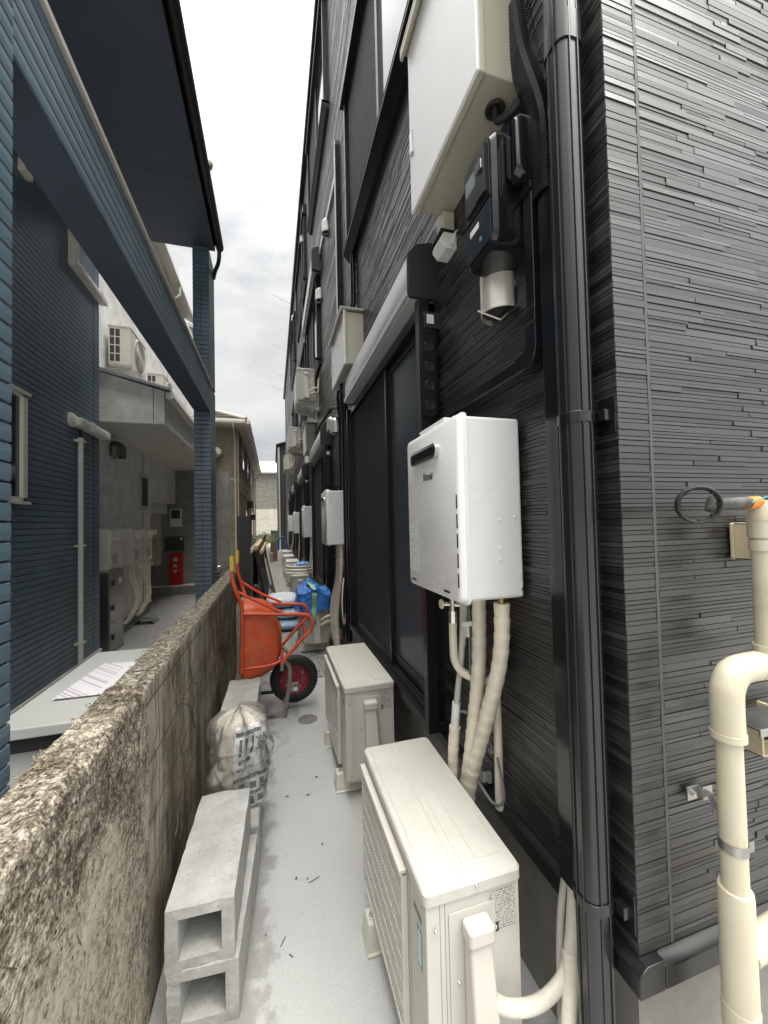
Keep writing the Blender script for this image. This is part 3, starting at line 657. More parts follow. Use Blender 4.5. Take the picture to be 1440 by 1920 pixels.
# main downpipe at the corner (ribbed rectangular-ish tube)
dp = T('downpipe', 'thick black ribbed downpipe running up the corner of the black siding', 'downpipe', (.745, .795, 0))
def dp_prof(cx=.744, cy=.795, rx_=.037, ry=.037, n=40):
    ps = []
    for i in range(n):
        a = 2*math.pi*i/n; c, s_ = math.cos(a), math.sin(a)
        k = (abs(c)**2.7 + abs(s_)**2.7)**(-1/2.7)
        rr = 1 - (.055 if i % 10 in (4, 5, 6) and False else 0)
        ps.append((cx + rx_*k*c*rr, cy + ry*k*s_*rr))
    return ps
m = MB().prism(dp_prof(), 'z', .0, 2.86); m.build('pipe', M['pipe'], dp, smooth=30)
MB().prism(dp_prof(rx_=.041, ry=.041), 'z', 2.80, 2.875).prism(dp_prof(rx_=.0395, ry=.0395), 'z', 2.875, 9.25).build('upper_pipe', M['pipe'], dp, smooth=30)
MB().box(.7035,.709,.781,.785,.0,9.2).box(.7035,.709,.803,.807,.0,9.2).box(.728,.732,.7545,.760,0,9.2).box(.752,.756,.7545,.760,0,9.2).build('rib', M['pipe'], dp, bevel=.001)
for zz in (1.84, .66, 3.6):
    b = MB().prism(dp_prof(rx_=.041, ry=.041), 'z', zz-.014, zz+.014); b.box(.775,.803,.736,.766,zz-.014,zz+.014)
    b.box(.795,.803,.7255,.775,zz-.045,zz+.045)
    br = b.build('bracket', M['gloss'], dp, bevel=.002)
# air-conditioner cover duct next to it
du = T('cover_duct', 'slim black cover duct with ribbed flexible bend beside the corner downpipe', 'cable duct', (.76, .905, .66))
m = MB().prism([(.80,.858),(.765,.858),(.752,.866),(.752,.920),(.765,.929),(.80,.929)], 'z', .66, 2.56); m.build('straight_cover', M['gloss'], du, bevel=.003)
MB().prism([(.80,.855),(.763,.855),(.749,.864),(.749,.922),(.763,.932),(.80,.932)], 'z', .60, .70).build('end_sleeve', M['gloss'], du, bevel=.003)
def flexduct(m, pts, hw, d, rings):
    """corrugated flat duct: stacked rings along a path in the wall plane"""
    P = [Vector(p) for p in pts]; q = []
    n = len(P)
    for i in range(n-1):
        a, b_, c, d_ = P[max(i-1,0)], P[i], P[i+1], P[min(i+2,n-1)]
        for k in range(24):
            t = k/24; q.append(.5*((2*b_)+(c-a)*t+(2*a-5*b_+4*c-d_)*t*t+(3*b_-a-3*c+d_)*t**3))
    q.append(P[-1])
    N = rings*4; Ls = [0]
    for i in range(len(q)-1): Ls.append(Ls[-1]+(q[i+1]-q[i]).length)
    def at(s):
        i = 0
        while i < len(Ls)-2 and Ls[i+1] < s: i += 1
        t = (s-Ls[i])/max(1e-9, Ls[i+1]-Ls[i]); return q[i].lerp(q[i+1], t), (q[i+1]-q[i]).normalized()
    prof = [(-1,-1), (-1,.25), (-.8,.8), (-.45,1), (.45,1), (.8,.8), (1,.25), (1,-1)]
    vs = []; np_ = len(prof)
    for j in range(N+1):
        p, t = at(Ls[-1]*j/N); sd2 = Vector((0, t.z, -t.y)); k = 1.0 if j % 4 in (0, 1) else .9
        for a, b2 in prof:
            vs.append(p + sd2*hw*a*k + Vector((-1,0,0))*d*b2*k)
    m.add(vs, [(j*np_+i, j*np_+i+1, (j+1)*np_+i+1, (j+1)*np_+i) for j in range(N) for i in range(np_-1)])
m = MB(); flexduct(m, [(.775,.905,2.52), (.775,.91,2.75), (.775,.985,3.02), (.775,1.02,3.22)], .043, .033, 62); m.build('flexible_bend', M['gloss'], du, recalc=True)
MB().prism([(.80,.985),(.765,.985),(.752,.994),(.752,1.05),(.765,1.06),(.80,1.06)], 'z', 3.2, 6.5).build('upper_cover', M['gloss'], du, bevel=.003)
# tape-wrapped refrigerant line leaving the duct to the near outdoor unit
def wrapped(pts, r, wraps, sub=10, amp=.05, seg=14):
    m = MB(); n = (len(pts)-1)*sub
    m.tube(pts, lambda t: r*(1 + amp*(((t*wraps) % 1.0) - .5)), seg, True, 0) if False else None
    P = MB(); P.tube(pts, 1, 3, False, sub)   # sample the spline centre line
    c = [sum((Vector(P.v[i*3+k]) for k in range(3)), Vector())/3 for i in range(len(P.v)//3)]
    Ls = [0]
    for i in range(len(c)-1): Ls.append(Ls[-1]+(c[i+1]-c[i]).length)
    N = max(40, int(wraps*7)); q = []; rr = []
    for j in range(N+1):
        s_ = Ls[-1]*j/N; i = 0
        while i < len(Ls)-2 and Ls[i+1] < s_: i += 1
        q.append(c[i].lerp(c[i+1], (s_-Ls[i])/max(1e-9, Ls[i+1]-Ls[i])))
        ph = (j/N*wraps) % 1.0; rr.append(r*(1 + amp*(1-ph) - amp*.5 + rnd.uniform(-.012,.012)))
    m.tube(q, rr, seg); return m
ln = T('refrigerant_line', 'white taped refrigerant lines running from the slim black duct to the near outdoor unit', 'pipe', (.775, .905, .3))
wrapped([(.782,.90,.66), (.782,.905,.56), (.777,.91,.46), (.764,.91,.39), (.735,.905,.345), (.68,.90,.322), (.62,.895,.325), (.56,.895,.345), (.52,.90,.37)], .0175, 34, amp=.04).build('taped_line', M['wrapw'], ln, smooth=50)
wrapped([(.765,.91,.40), (.745,.885,.345), (.715,.86,.30), (.68,.83,.22), (.64,.78,.08), (.62,.72,.02)], .0195, 20, amp=.05).build('taped_branch', M['wrapw'], ln, smooth=50)
MB().tube([(.78,.925,.62), (.772,.945,.48), (.762,.945,.36), (.74,.92,.27), (.70,.88,.2), (.6,.83,.05), (.48,.7,.018)], lambda t: .011*(1+.07*math.sin(t*420)), 8, True, 30).build('drain_hose', M['greypvc'], ln, smooth=60)

# electric panel boxes
def panel(y0, y1, z0, z1, xf, label, near=False):
    t = T('distribution_box', label, 'electrical box', (.80, (y0+y1)/2, z0), 'white electrical boxes on the black wall')
    MB().box(xf+.035,.80,y0+.012,y1-.012,z0+.012,z1-.012).build('case', M['beigepanel'], t, bevel=.004)
    d = MB().box(xf+.012,xf+.033,y0+.002,y1-.002,z0+.002,z1); d.build('door_rim', M['beigepanel'], t, bevel=.004)
    door = MB().box(xf,xf+.013,y0,y1,z0,z1).build('door', M['panelwhite'], t, bevel=.004)
    ym = y1 - .03
    h = MB().box(xf-.008,xf+.001,ym-.016,ym+.012,z0+(z1-z0)*.33,z0+(z1-z0)*.33+.10); h.build('handle', M['chrome'], door, bevel=.002)
    MB().box(xf-.03,.80,y0-.012,y1+.02,z1+.001,z1+.018).box(xf-.03,xf-.016,y0-.012,y1+.02,z1-.03,z1+.001).build('rain_hood', M['beigepanel'], t, bevel=.003)
    return t
p1 = panel(1.0, 1.575, 2.965, 3.72, .615, 'largest white electrical box, nearest the corner downpipe, cables leaving underneath', True)
MB().torus((.735, 1.09, 2.966), .027, .007, 'z', 24, 8).lathe([(0,-.004), (.026,-.004), (.026,.012)], (.735,1.09,2.97), 'z', 20).build('cable_gland', M['blackrub'], p1, smooth=60)
MB().tube([(.735,1.09,2.975), (.737,1.085,2.93), (.745,1.05,2.905), (.765,.99,2.92), (.78,.93,2.96)], .011, 8, True, 8).tube([(.733,1.085,2.97), (.733,1.08,2.915), (.75,1.03,2.89), (.77,.97,2.91), (.785,.92,2.95)], .009, 8, True, 8).build('cable', M['blackrub'], p1, smooth=60)
panel(3.27, 3.98, 2.985, 3.47, .615, 'white electrical box above the far end of the near window, two black pipes below it')
panel(7.35, 7.95, 2.97, 3.52, .615, 'small pale electrical box just below the wall mounted outdoor units')

# smart meter
mt = T('electricity_meter', 'black electricity meter under the near white electrical box', 'meter', (.80, 1.08, 2.42))
prof = [(.80,.975),(.672,.985),(.655,1.0),(.655,1.165),(.672,1.18),(.80,1.185)]
bx = MB()
o = []
Z0, Z1 = 2.395, 2.775
def rr(y0, y1, z0, z1, r, n=5):
    ps = []
    for cy, cz, a0 in ((y1-r,z1-r,0),(y0+r,z1-r,90),(y0+r,z0+r,180),(y1-r,z0+r,270)):
        for i in range(n+1):
            a = R(a0+90*i/n); ps.append((cy+r*math.cos(a), cz+r*math.sin(a)))
    return ps
def loft(m, secs):
    """stack of (x, outline) sections joined into a closed skin"""
    n = len(secs[0][1]); vs = [(x,a,b) for x, ps in secs for a, b in ps]
    fs = [(j*n+i, j*n+(i+1)%n, (j+1)*n+(i+1)%n, (j+1)*n+i) for j in range(len(secs)-1) for i in range(n)]
    fs += [tuple(range(n)), tuple(range((len(secs)-1)*n, len(secs)*n))]
    return m.add(vs, fs)
loft(bx, [(.80, rr(.985,1.18,2.43,2.80,.035)), (.70, rr(.985,1.18,2.43,2.80,.04)), (.668, rr(.988,1.177,2.433,2.797,.042)), (.655, rr(1.0,1.165,2.445,2.785,.04))]).build('case', M['gloss'], mt, smooth=35)
fp = MB().box(.6515,.656,1.008,1.157,2.455,2.58).box(.6515,.656,1.008,1.157,2.59,2.775).build('face_plate', mat('meter_face', (.012,.016,.022), .25, .1, 4), mt, bevel=.001)
MB().box(.641,.653,1.02,1.075,2.61,2.765).box(.645,.653,1.075,1.145,2.61,2.68).build('window_block', M['frame'], fp, bevel=.002)
MB().box(.650,.6525,1.08,1.15,2.685,2.74).build('display', mat('meter_display', (.22,.26,.25), .2, .1, 30), fp)
MB().box(.636,.648,1.03,1.06,2.69,2.72).build('seal_clip', M['chrome'], fp, bevel=.002)
MB().box(.6506,.6522,1.075,1.13,2.535,2.555).box(.6506,.6522,1.135,1.143,2.63,2.642).build('sticker', M['label'], fp)
MB().box(.6506,.6522,1.06,1.072,2.485,2.497).build('sticker', M['teal'], fp)
# grey device and beige conduit under the panel
sw = T('cable_junction', 'small grey junction block hanging on a beige conduit below the near white electrical box', 'junction box', (.80, 1.545, 2.83))
MB().box(.74,.795,1.51,1.585,2.86,2.964).build('conduit_stub', M['beigepanel'], sw, bevel=.004)
MB().prism([(.80,2.86),(.735,2.86),(.72,2.82),(.745,2.79),(.80,2.79)], 'y', 1.50, 1.60).build('block', M['whiteplastic'], sw, bevel=.006)
MB().box(.722,.80,1.50,1.60,2.861,2.873).build('dark_band', M['frame'], sw, bevel=.002)
MB().tube([(.775,1.50,2.80), (.76,1.47,2.79), (.765,1.455,2.82), (.785,1.47,2.85)], .004, 6, True, 6).build('cable', M['whiteplastic'], sw, smooth=60)
# wiring duct: from the little junction housing down, round an elbow and along to the heater
wd = T('wiring_duct', 'thin black wiring duct dropping beside the meter and turning toward the near heater', 'cable duct', (.77, .98, 2.1))
loft(MB(), [(.80, rr(.925,.985,2.59,2.79,.02)), (.712, rr(.925,.985,2.59,2.79,.028)), (.695, rr(.932,.978,2.605,2.78,.026))]).build('entry_box', M['gloss'], wd, smooth=35)
MB().box(.744,.80,.936,.978,2.19,2.60).build('vertical_cover', M['gloss'], wd, bevel=.004)
MB().prism([(.933,2.22),(.933,2.10),(.945,2.065),(.97,2.045),(1.04,2.045),(1.04,2.095),(.995,2.10),(.982,2.115),(.982,2.22)], 'x', .740, .80).build('elbow', M['gloss'], wd, bevel=.004)
MB().box(.744,.80,1.03,1.56,2.048,2.092).build('level_cover', M['gloss'], wd, bevel=.004)
MB().box(.738,.80,.931,.983,2.165,2.175).box(.738,.80,.931,.983,2.565,2.59).build('joint_band', M['frame'], wd, bevel=.002)

# vent hoods
def vent(y, z, label, r=.085, long_=.16, mt_='steel'):
    t = T('vent_hood', label, 'vent hood', (.80, y, z), 'steel vent hoods on the black wall')
    m = MB(); N = 14; secs = []
    for i in range(N+1):       # hood: half dome opening downwards
        a = R(90*i/N)
        secs.append((i/N, a))
    def fn(u, v):
        a = math.pi*u                    # around, wall to wall
        ph = R(90)*min(1, v*1.8)         # dome part then straight skirt
        rad = r*math.sin(ph) if v < .555 else r
        zz = z + long_*.42 + r*math.cos(ph)*.95 if v < .555 else z + long_*.42 - (v-.555)/.445*long_*.95
        return (.80 - .005 - rad*1.15*math.sin(a), y + rad*math.cos(a), zz)
    m.surf(fn, 20, 16).build('hood', M[mt_], t, smooth=60, solid=.003)
    MB().lathe([(r*1.02,-.003), (r*1.02,.006), (r*.7,.006)], (.797, y, z+.01), 'x', 24).build('wall_plate', M[mt_], t, smooth=40)
    def bot(u, v):
        a = math.pi*u; return (.797 - r*1.08*v*math.sin(a), y + r*.97*v*math.cos(a), z - long_*.42)
    MB().surf(bot, 16, 3).build('louvre', M['ac_dark'], t)
    MB().tube([(.80,y-.02,z-long_*.5-.005), (.77,y-.02,z-long_*.5-.03), (.70,y+.01,z-long_*.45)], .0035, 6).build('retaining_wire', M[mt_], t)
    return t
vent(1.168, 2.392, 'stainless vent hood below the black electricity meter', .068, .15)
vent(5.1, 2.90, 'vent hood beside the black pipes, the farther one with only its edge showing', .075, .14)
vent(4.78, 2.80, 'stainless vent hood between the second shutter box and the two black pipes', .075, .14)
for y, z, l in ((5.25,5.72,'small pale vent hood beside the tall black duct on the upper wall'), (6.15,5.28,'small pale vent hood beside the second floor shutter bracket'), (9.1,8.35,'small pale vent hood high on the far wall under the roof edge'), (13.4,8.7,'tiny pale vent hood farthest away under the roof edge'), (8.75,3.05,'small pale vent cap at the near end of the third shutter box')):
    vent(y, z, l, .075, .15, 'whiteplastic')

# perforated wall brackets (pole holders) next to each window
def pole_bracket(y, label):
    t = T('pole_bracket', label, 'bracket', (.76, y, 2.1), 'black brackets with round holes beside the windows')
    m = MB()
    m.prism(rr(.705,.775,2.10,2.60,.03), 'y', y-.006, y+.002); m.build('plate', M['frame'], t, bevel=.002)
    for i in range(5):
        q = MB().lathe([(0,-.0075), (.022,-.0075), (.022,0)], (.74, y-.0005, 2.155+i*.095), 'y', 20).build('hole', M['groove'], t)
        MB().torus((.74, y-.007, 2.155+i*.095), .023, .0035, 'y', 20, 8).build('hole_rim', M['frame'], q, smooth=60)
    MB().box(.715,.80,y-.018,y+.002,2.53,2.61).build('head_block', M['cap'], t, bevel=.003)
    MB().box(.728,.765,y-.0195,y-.0175,2.55,2.595).build('sticker', M['whiteplastic'], t)
    MB().tube([(.705,y-.008,2.56), (.698,y-.008,2.5), (.698,y-.008,2.15), (.708,y-.008,2.105), (.74,y-.008,2.095), (.772,y-.008,2.11), (.779,y-.008,2.15), (.779,y-.008,2.52)], .0035, 6, True, 5).build('edge_wire', M['greypvc'] if False else M['gloss'], t, smooth=60)
    return t
pole_bracket(1.715, 'black bracket with round holes above the near heater, white sticker on its head')
pole_bracket(3.76, 'black bracket with round holes at the far side of the near window')
pole_bracket(5.32, 'black bracket with round holes beside the second window, small white sticker')
pole_bracket(8.9, 'black bracket with round holes beside the third window')
# thin pipe from the window sill to panel 2
a = MB().tube([(.77,3.54,4.16), (.77,3.54,3.75), (.765,3.56,3.68), (.75,3.64,3.60), (.74,3.66,3.52), (.74,3.66,3.47)], .026, 10, True, 5).build('conduit', M['gloss'], smooth=60)
tag(a, 'thin black conduit from the nearest upper window sill down to the second electrical box', 'pipe')
a = MB().box(.745,.80,4.28,4.37,3.2,5.98).prism([(4.28,5.98),(4.37,5.98),(4.355,6.05),(4.295,6.05)], 'x', .745, .80).build('cover_duct', M['gloss'], bevel=.006)
tag(a, 'tall black vertical cover duct in the middle of the upper wall', 'cable duct')
a = MB().prism([(4.37,5.78),(4.37,5.70),(6.9,5.98),(6.9,6.06)], 'x', .765, .80).build('wall_rail', M['shutter'], bevel=.004)
tag(a, 'slanting black cover strip on the upper wall leading away from the tall duct', 'cable duct')
# pair of black pipes under panel 2
pp = T('pipe_pair', 'two black pipes bending down the wall from the second electrical box', 'pipe', (.76, 4.1, 0))
for dy, dx in ((0,0), (.21,.0)):
    MB().tube([(.70,3.78+dy,2.99), (.70,3.80+dy,2.9), (.74,3.95+dy,2.78), (.755,4.02+dy,2.68), (.755,4.03+dy,2.5), (.755,4.03+dy,.35)], .037, 12, True, 6).build('pipe', M['gloss'], pp, smooth=60)
for k in range(2):
    a = MB().tube([(.775,4.3+.02*k,2.93-.10*k), (.775,5.2,3.18-.10*k), (.775,7.2,3.28-.10*k)], .02, 8).build('conduit', M['gloss'], smooth=60)
    tag(a, ('upper' if k == 0 else 'lower') + ' of two thin black conduits slanting below the wall mounted units', 'pipe', 'slanting thin conduits')
# clip and sticker left on the wall base
a = MB().box(.785,.80,1.34,1.352,.575,.615).prism([(.765,1.352),(.80,1.352),(.80,1.356),(.769,1.356),(.769,1.378),(.775,1.378),(.775,1.382),(.765,1.382)], 'z', .575, .615).build('pipe_clip', M['whiteplastic'], bevel=.002)
tag(a, 'empty pale pipe clip screwed low on the black siding', 'clip')
a = MB().box(.842,.8445,1.095,1.145,.425,.475).build('paper_label', M['label']); tag(a, 'small white label stuck under the base flashing by the near outdoor unit', 'label')

# ============================================================ gas water heaters
def heater(y0, label, zc=1.63, near=True, group='white water heaters on the black wall', fancy=True):
    t = T('water_heater', label, 'water heater', (.80, y0+.235, zc-.3), group)
    z0, z1, y1 = zc-.3, zc+.3, y0+.47
    MB().box(.585,.787,y0+.004,y1-.004,z0+.006,z1-.006).build('case', M['white'], t, bevel=.012, seg=3)
    fc = MB(); loft(fc, [(.588, rr(y0-.004,y1+.004,z0-.006,z1+.006,.022)), (.580, rr(y0-.004,y1+.004,z0-.006,z1+.006,.022)), (.577, rr(y0+.004,y1-.004,z0+.002,z1-.002,.02)), (.560, rr(y0+.006,y1-.006,z0+.004,z1-.004,.02)), (.556, rr(y0+.012,y1-.012,z0+.010,z1-.010,.018))])
    fcv = fc.build('front_cover', M['white'], t, smooth=35)
    # exhaust slot
    ex = MB(); oy0, oy1, oz0, oz1 = y0+.135, y0+.385, z1-.118, z1-.066
    n = 6; a = rr(oy0,oy1,oz0,oz1,.024,n); b = rr(oy0+.011,oy1-.011,oz0+.011,oz1-.011,.014,n); k = len(a)
    vs = [(.556,*p) for p in a] + [(.540,*p) for p in a] + [(.538,*p) for p in b] + [(.552,*p) for p in b]
    fs = [(j*k+i, j*k+(i+1)%k, (j+1)*k+(i+1)%k, (j+1)*k+i) for j in range(3) for i in range(k)]
    ex.add(vs, fs).build('exhaust_rim', M['chrome'], fcv, smooth=40)
    MB().prism(rr(oy0+.008,oy1-.008,oz0+.008,oz1-.008,.014), 'x', .5535, .5555).build('exhaust_slot', M['groove'], fcv)
    for i in range(5): MB().prism(rr(y0+.012,y0+.019,z0+.05+i*.062,z0+.05+i*.062+.046,.0034,3), 'x', .5545, .5592).build('air_slot', M['groove'], fcv)
    for yy in (y1-.06, y0+.10): MB().prism(rr(yy-.02,yy+.025,z0+.022,z0+.029,.003,3), 'x', .5545, .5562).build('air_slot', M['groove'], fcv)
    MB().box(.5552,.5558,y1-.115,y1-.025,z0+.06,z0+.265).build('rating_label', M['wprint'], fcv)
    MB().box(.57,.60,y0+.12,y1-.12,z1+.006,z1+.018).box(.775,.79,y0+.15,y1-.15,z1-.01,z1+.035).box(.775,.79,y0+.15,y1-.15,z0-.03,z0+.01).build('mount_bracket', M['white'], t, bevel=.002)
    for yy, zz in ((.70,z0+.26),(.755,z0+.27),(.70,z0+.17),(.70,z0+.135),(.775,z0+.035)): MB().lathe([(0,-.004),(.004,-.003),(.005,0)], (yy, y0+.0025, zz), 'y', 10).build('screw', M['white' if zz > z0+.1 else 'chrome'], t, smooth=50)
    if fancy:
        text('Rinnai', .036, (.5555, y0+.285, z1-.185), (0,-1,0), (0,0,1), 'lettering', M['greyink'], fcv, .0012, bold=.002)
    return t
h1 = heater(1.08, 'large white water heater nearest the corner downpipe, pipes wrapped in cream tape below')
# pipes of the near heater
def pipeset(y0, label, zt, zb, detail=True):
    t = T('heater_pipes', label, 'pipe', (.70, y0+.2, zb), 'taped pipes under the water heaters')
    return t
hp = pipeset(1.08, 'cream taped pipes hanging under the largest near white heater with a chrome gas valve', 1.33, .3)
wrapped([(.725,1.125,1.315), (.725,1.13,1.20), (.722,1.15,1.09), (.715,1.20,.95), (.71,1.26,.80), (.70,1.31,.66), (.69,1.34,.52), (.69,1.36,.36), (.70,1.37,.2)], .0255, 22, amp=.12).build('hot_pipe', M['wrap'], hp, smooth=40)
wrapped([(.715,1.255,1.315), (.715,1.258,1.20), (.712,1.265,1.05), (.705,1.285,.90), (.70,1.315,.74), (.695,1.345,.6), (.695,1.37,.45), (.70,1.39,.2)], .0255, 22, amp=.13).build('cold_pipe', M['wrap'], hp, smooth=40)
MB().cyl((.725,1.125,1.305),(.725,1.125,1.345),.014,12).cyl((.715,1.255,1.305),(.715,1.255,1.345),.014,12).build('brass_stub', M['brass'], hp, smooth=40)
gv = MB().cyl((.66,1.36,1.335),(.66,1.36,1.29),.0165,8).cyl((.66,1.36,1.295),(.66,1.36,1.22),.0125,14).cyl((.66,1.36,1.245),(.66,1.36,1.2),.0175,8).cyl((.66,1.36,1.27),(.628,1.375,1.27),.008,10).cyl((.66,1.36,1.27),(.69,1.345,1.268),.010,10).build('gas_valve', M['chrome'], hp, smooth=35)
MB().lathe([(0,-.005),(.017,-.004),(.019,0),(.017,.004),(0,.005)], (.622,1.377,1.27), 'x', 16).build('valve_knob', M['wrap'], hp, smooth=50)
MB().tube([(.66,1.36,1.205), (.66,1.36,1.10), (.663,1.355,1.055), (.68,1.335,1.02), (.71,1.30,1.005), (.75,1.26,1.0), (.765,1.245,.97), (.77,1.245,.85), (.772,1.25,.55)], lambda t: .0155*(1+(.05*math.sin(t*330) if .22 < t < .5 else 0)), 12, True, 14).build('gas_hose', M['wrap'], hp, smooth=60)
MB().tube([(.69,1.335,1.33), (.69,1.338,1.2), (.685,1.35,1.05), (.68,1.37,.95), (.675,1.38,.86)], lambda t: .0115*(1+.08*math.sin(t*600)), 10, True, 40).tube([(.70,1.325,1.33), (.695,1.33,1.2), (.686,1.36,1.02), (.678,1.375,.9)], lambda t: .0105*(1+.08*math.sin(t*600)), 10, True, 40).build('flex_conduit', M['greypvc'], hp, smooth=70)
MB().cyl((.676,1.38,.885),(.671,1.392,.775),.0165,12).build('conduit_sleeve', M['whiteplastic'], hp, smooth=40)
wrapped([(.672,1.39,.79), (.667,1.40,.69), (.667,1.41,.55), (.675,1.42,.4), (.69,1.42,.2)], .021, 14, amp=.1).build('drain_pipe', M['wrap'], hp, smooth=40)
MB().tube([(.70,1.31,1.32), (.705,1.30,1.18), (.71,1.29,1.05), (.74,1.25,.94), (.76,1.22,1.02), (.755,1.235,1.1)], .005, 6, True, 8).tube([(.705,1.31,1.3), (.70,1.305,1.1), (.70,1.30,.95), (.73,1.29,.8), (.75,1.25,.75), (.74,1.3,.85)], .005, 6, True, 8).tube([(.68,1.40,.84), (.70,1.33,.86), (.72,1.31,.78), (.715,1.34,.66), (.74,1.25,.58), (.76,1.2,.62), (.75,1.22,.75)], .0055, 6, True, 8).build('control_cable', M['cable'], hp, smooth=60)
MB().box(.655,.735,1.268,1.282,1.205,1.222).box(.672,.682,1.27,1.30,1.165,1.215).build('pipe_tie', M['whiteplastic'], hp, bevel=.003)
MB().box(.755,.80,1.21,1.25,1.05,1.2).build('outlet_cover', M['cap'], hp, bevel=.005)
for y, l, n in ((4.14,'second white water heater along the wall, beside the blue wrapped outdoor unit',3), (7.4,'third white water heater along the black wall',3), (10.9,'fourth white water heater, partly overlapping the last one',3), (14.6,'farthest white water heater, mostly hidden by the one before it',2)):
    heater(y, l, 1.655 if y < 5 else 1.64, fancy=False)
    t = pipeset(y, {4.14:'taped pipes under the second white heater with a grey loop of cable', 7.4:'taped pipes under the third white heater', 10.9:'taped pipes under the fourth white heater', 14.6:'taped pipes under the farthest white heater'}[y], 1.34, .2)
    for i in range(n):
        dy = .08 + i*.13; o = rnd.uniform(-.03,.03)
        wrapped([(.72,y+dy,1.36), (.72,y+dy,1.15), (.71,y+dy+.03,.95), (.69+o,y+dy+.1,.7), (.68+o,y+dy+.14,.45), (.70,y+dy+.16,.1)], .026 if i < 2 else .018, 18, amp=.09, seg=9).build('taped_pipe', M['wrap'], t, smooth=50)
    MB().box(.69,.74,y+.06,y+.34,1.2,1.215).build('pipe_tie', M['whiteplastic'], t)
    if y < 8: MB().tube([(.73,y+.02,1.0), (.70,y-.05,.8), (.70,y-.06,.6), (.73,y+.02,.5), (.76,y+.04,.7), (.75,y+.02,.9)], .008, 6, True, 8).build('cable_loop', M['wrap'], t, smooth=60)
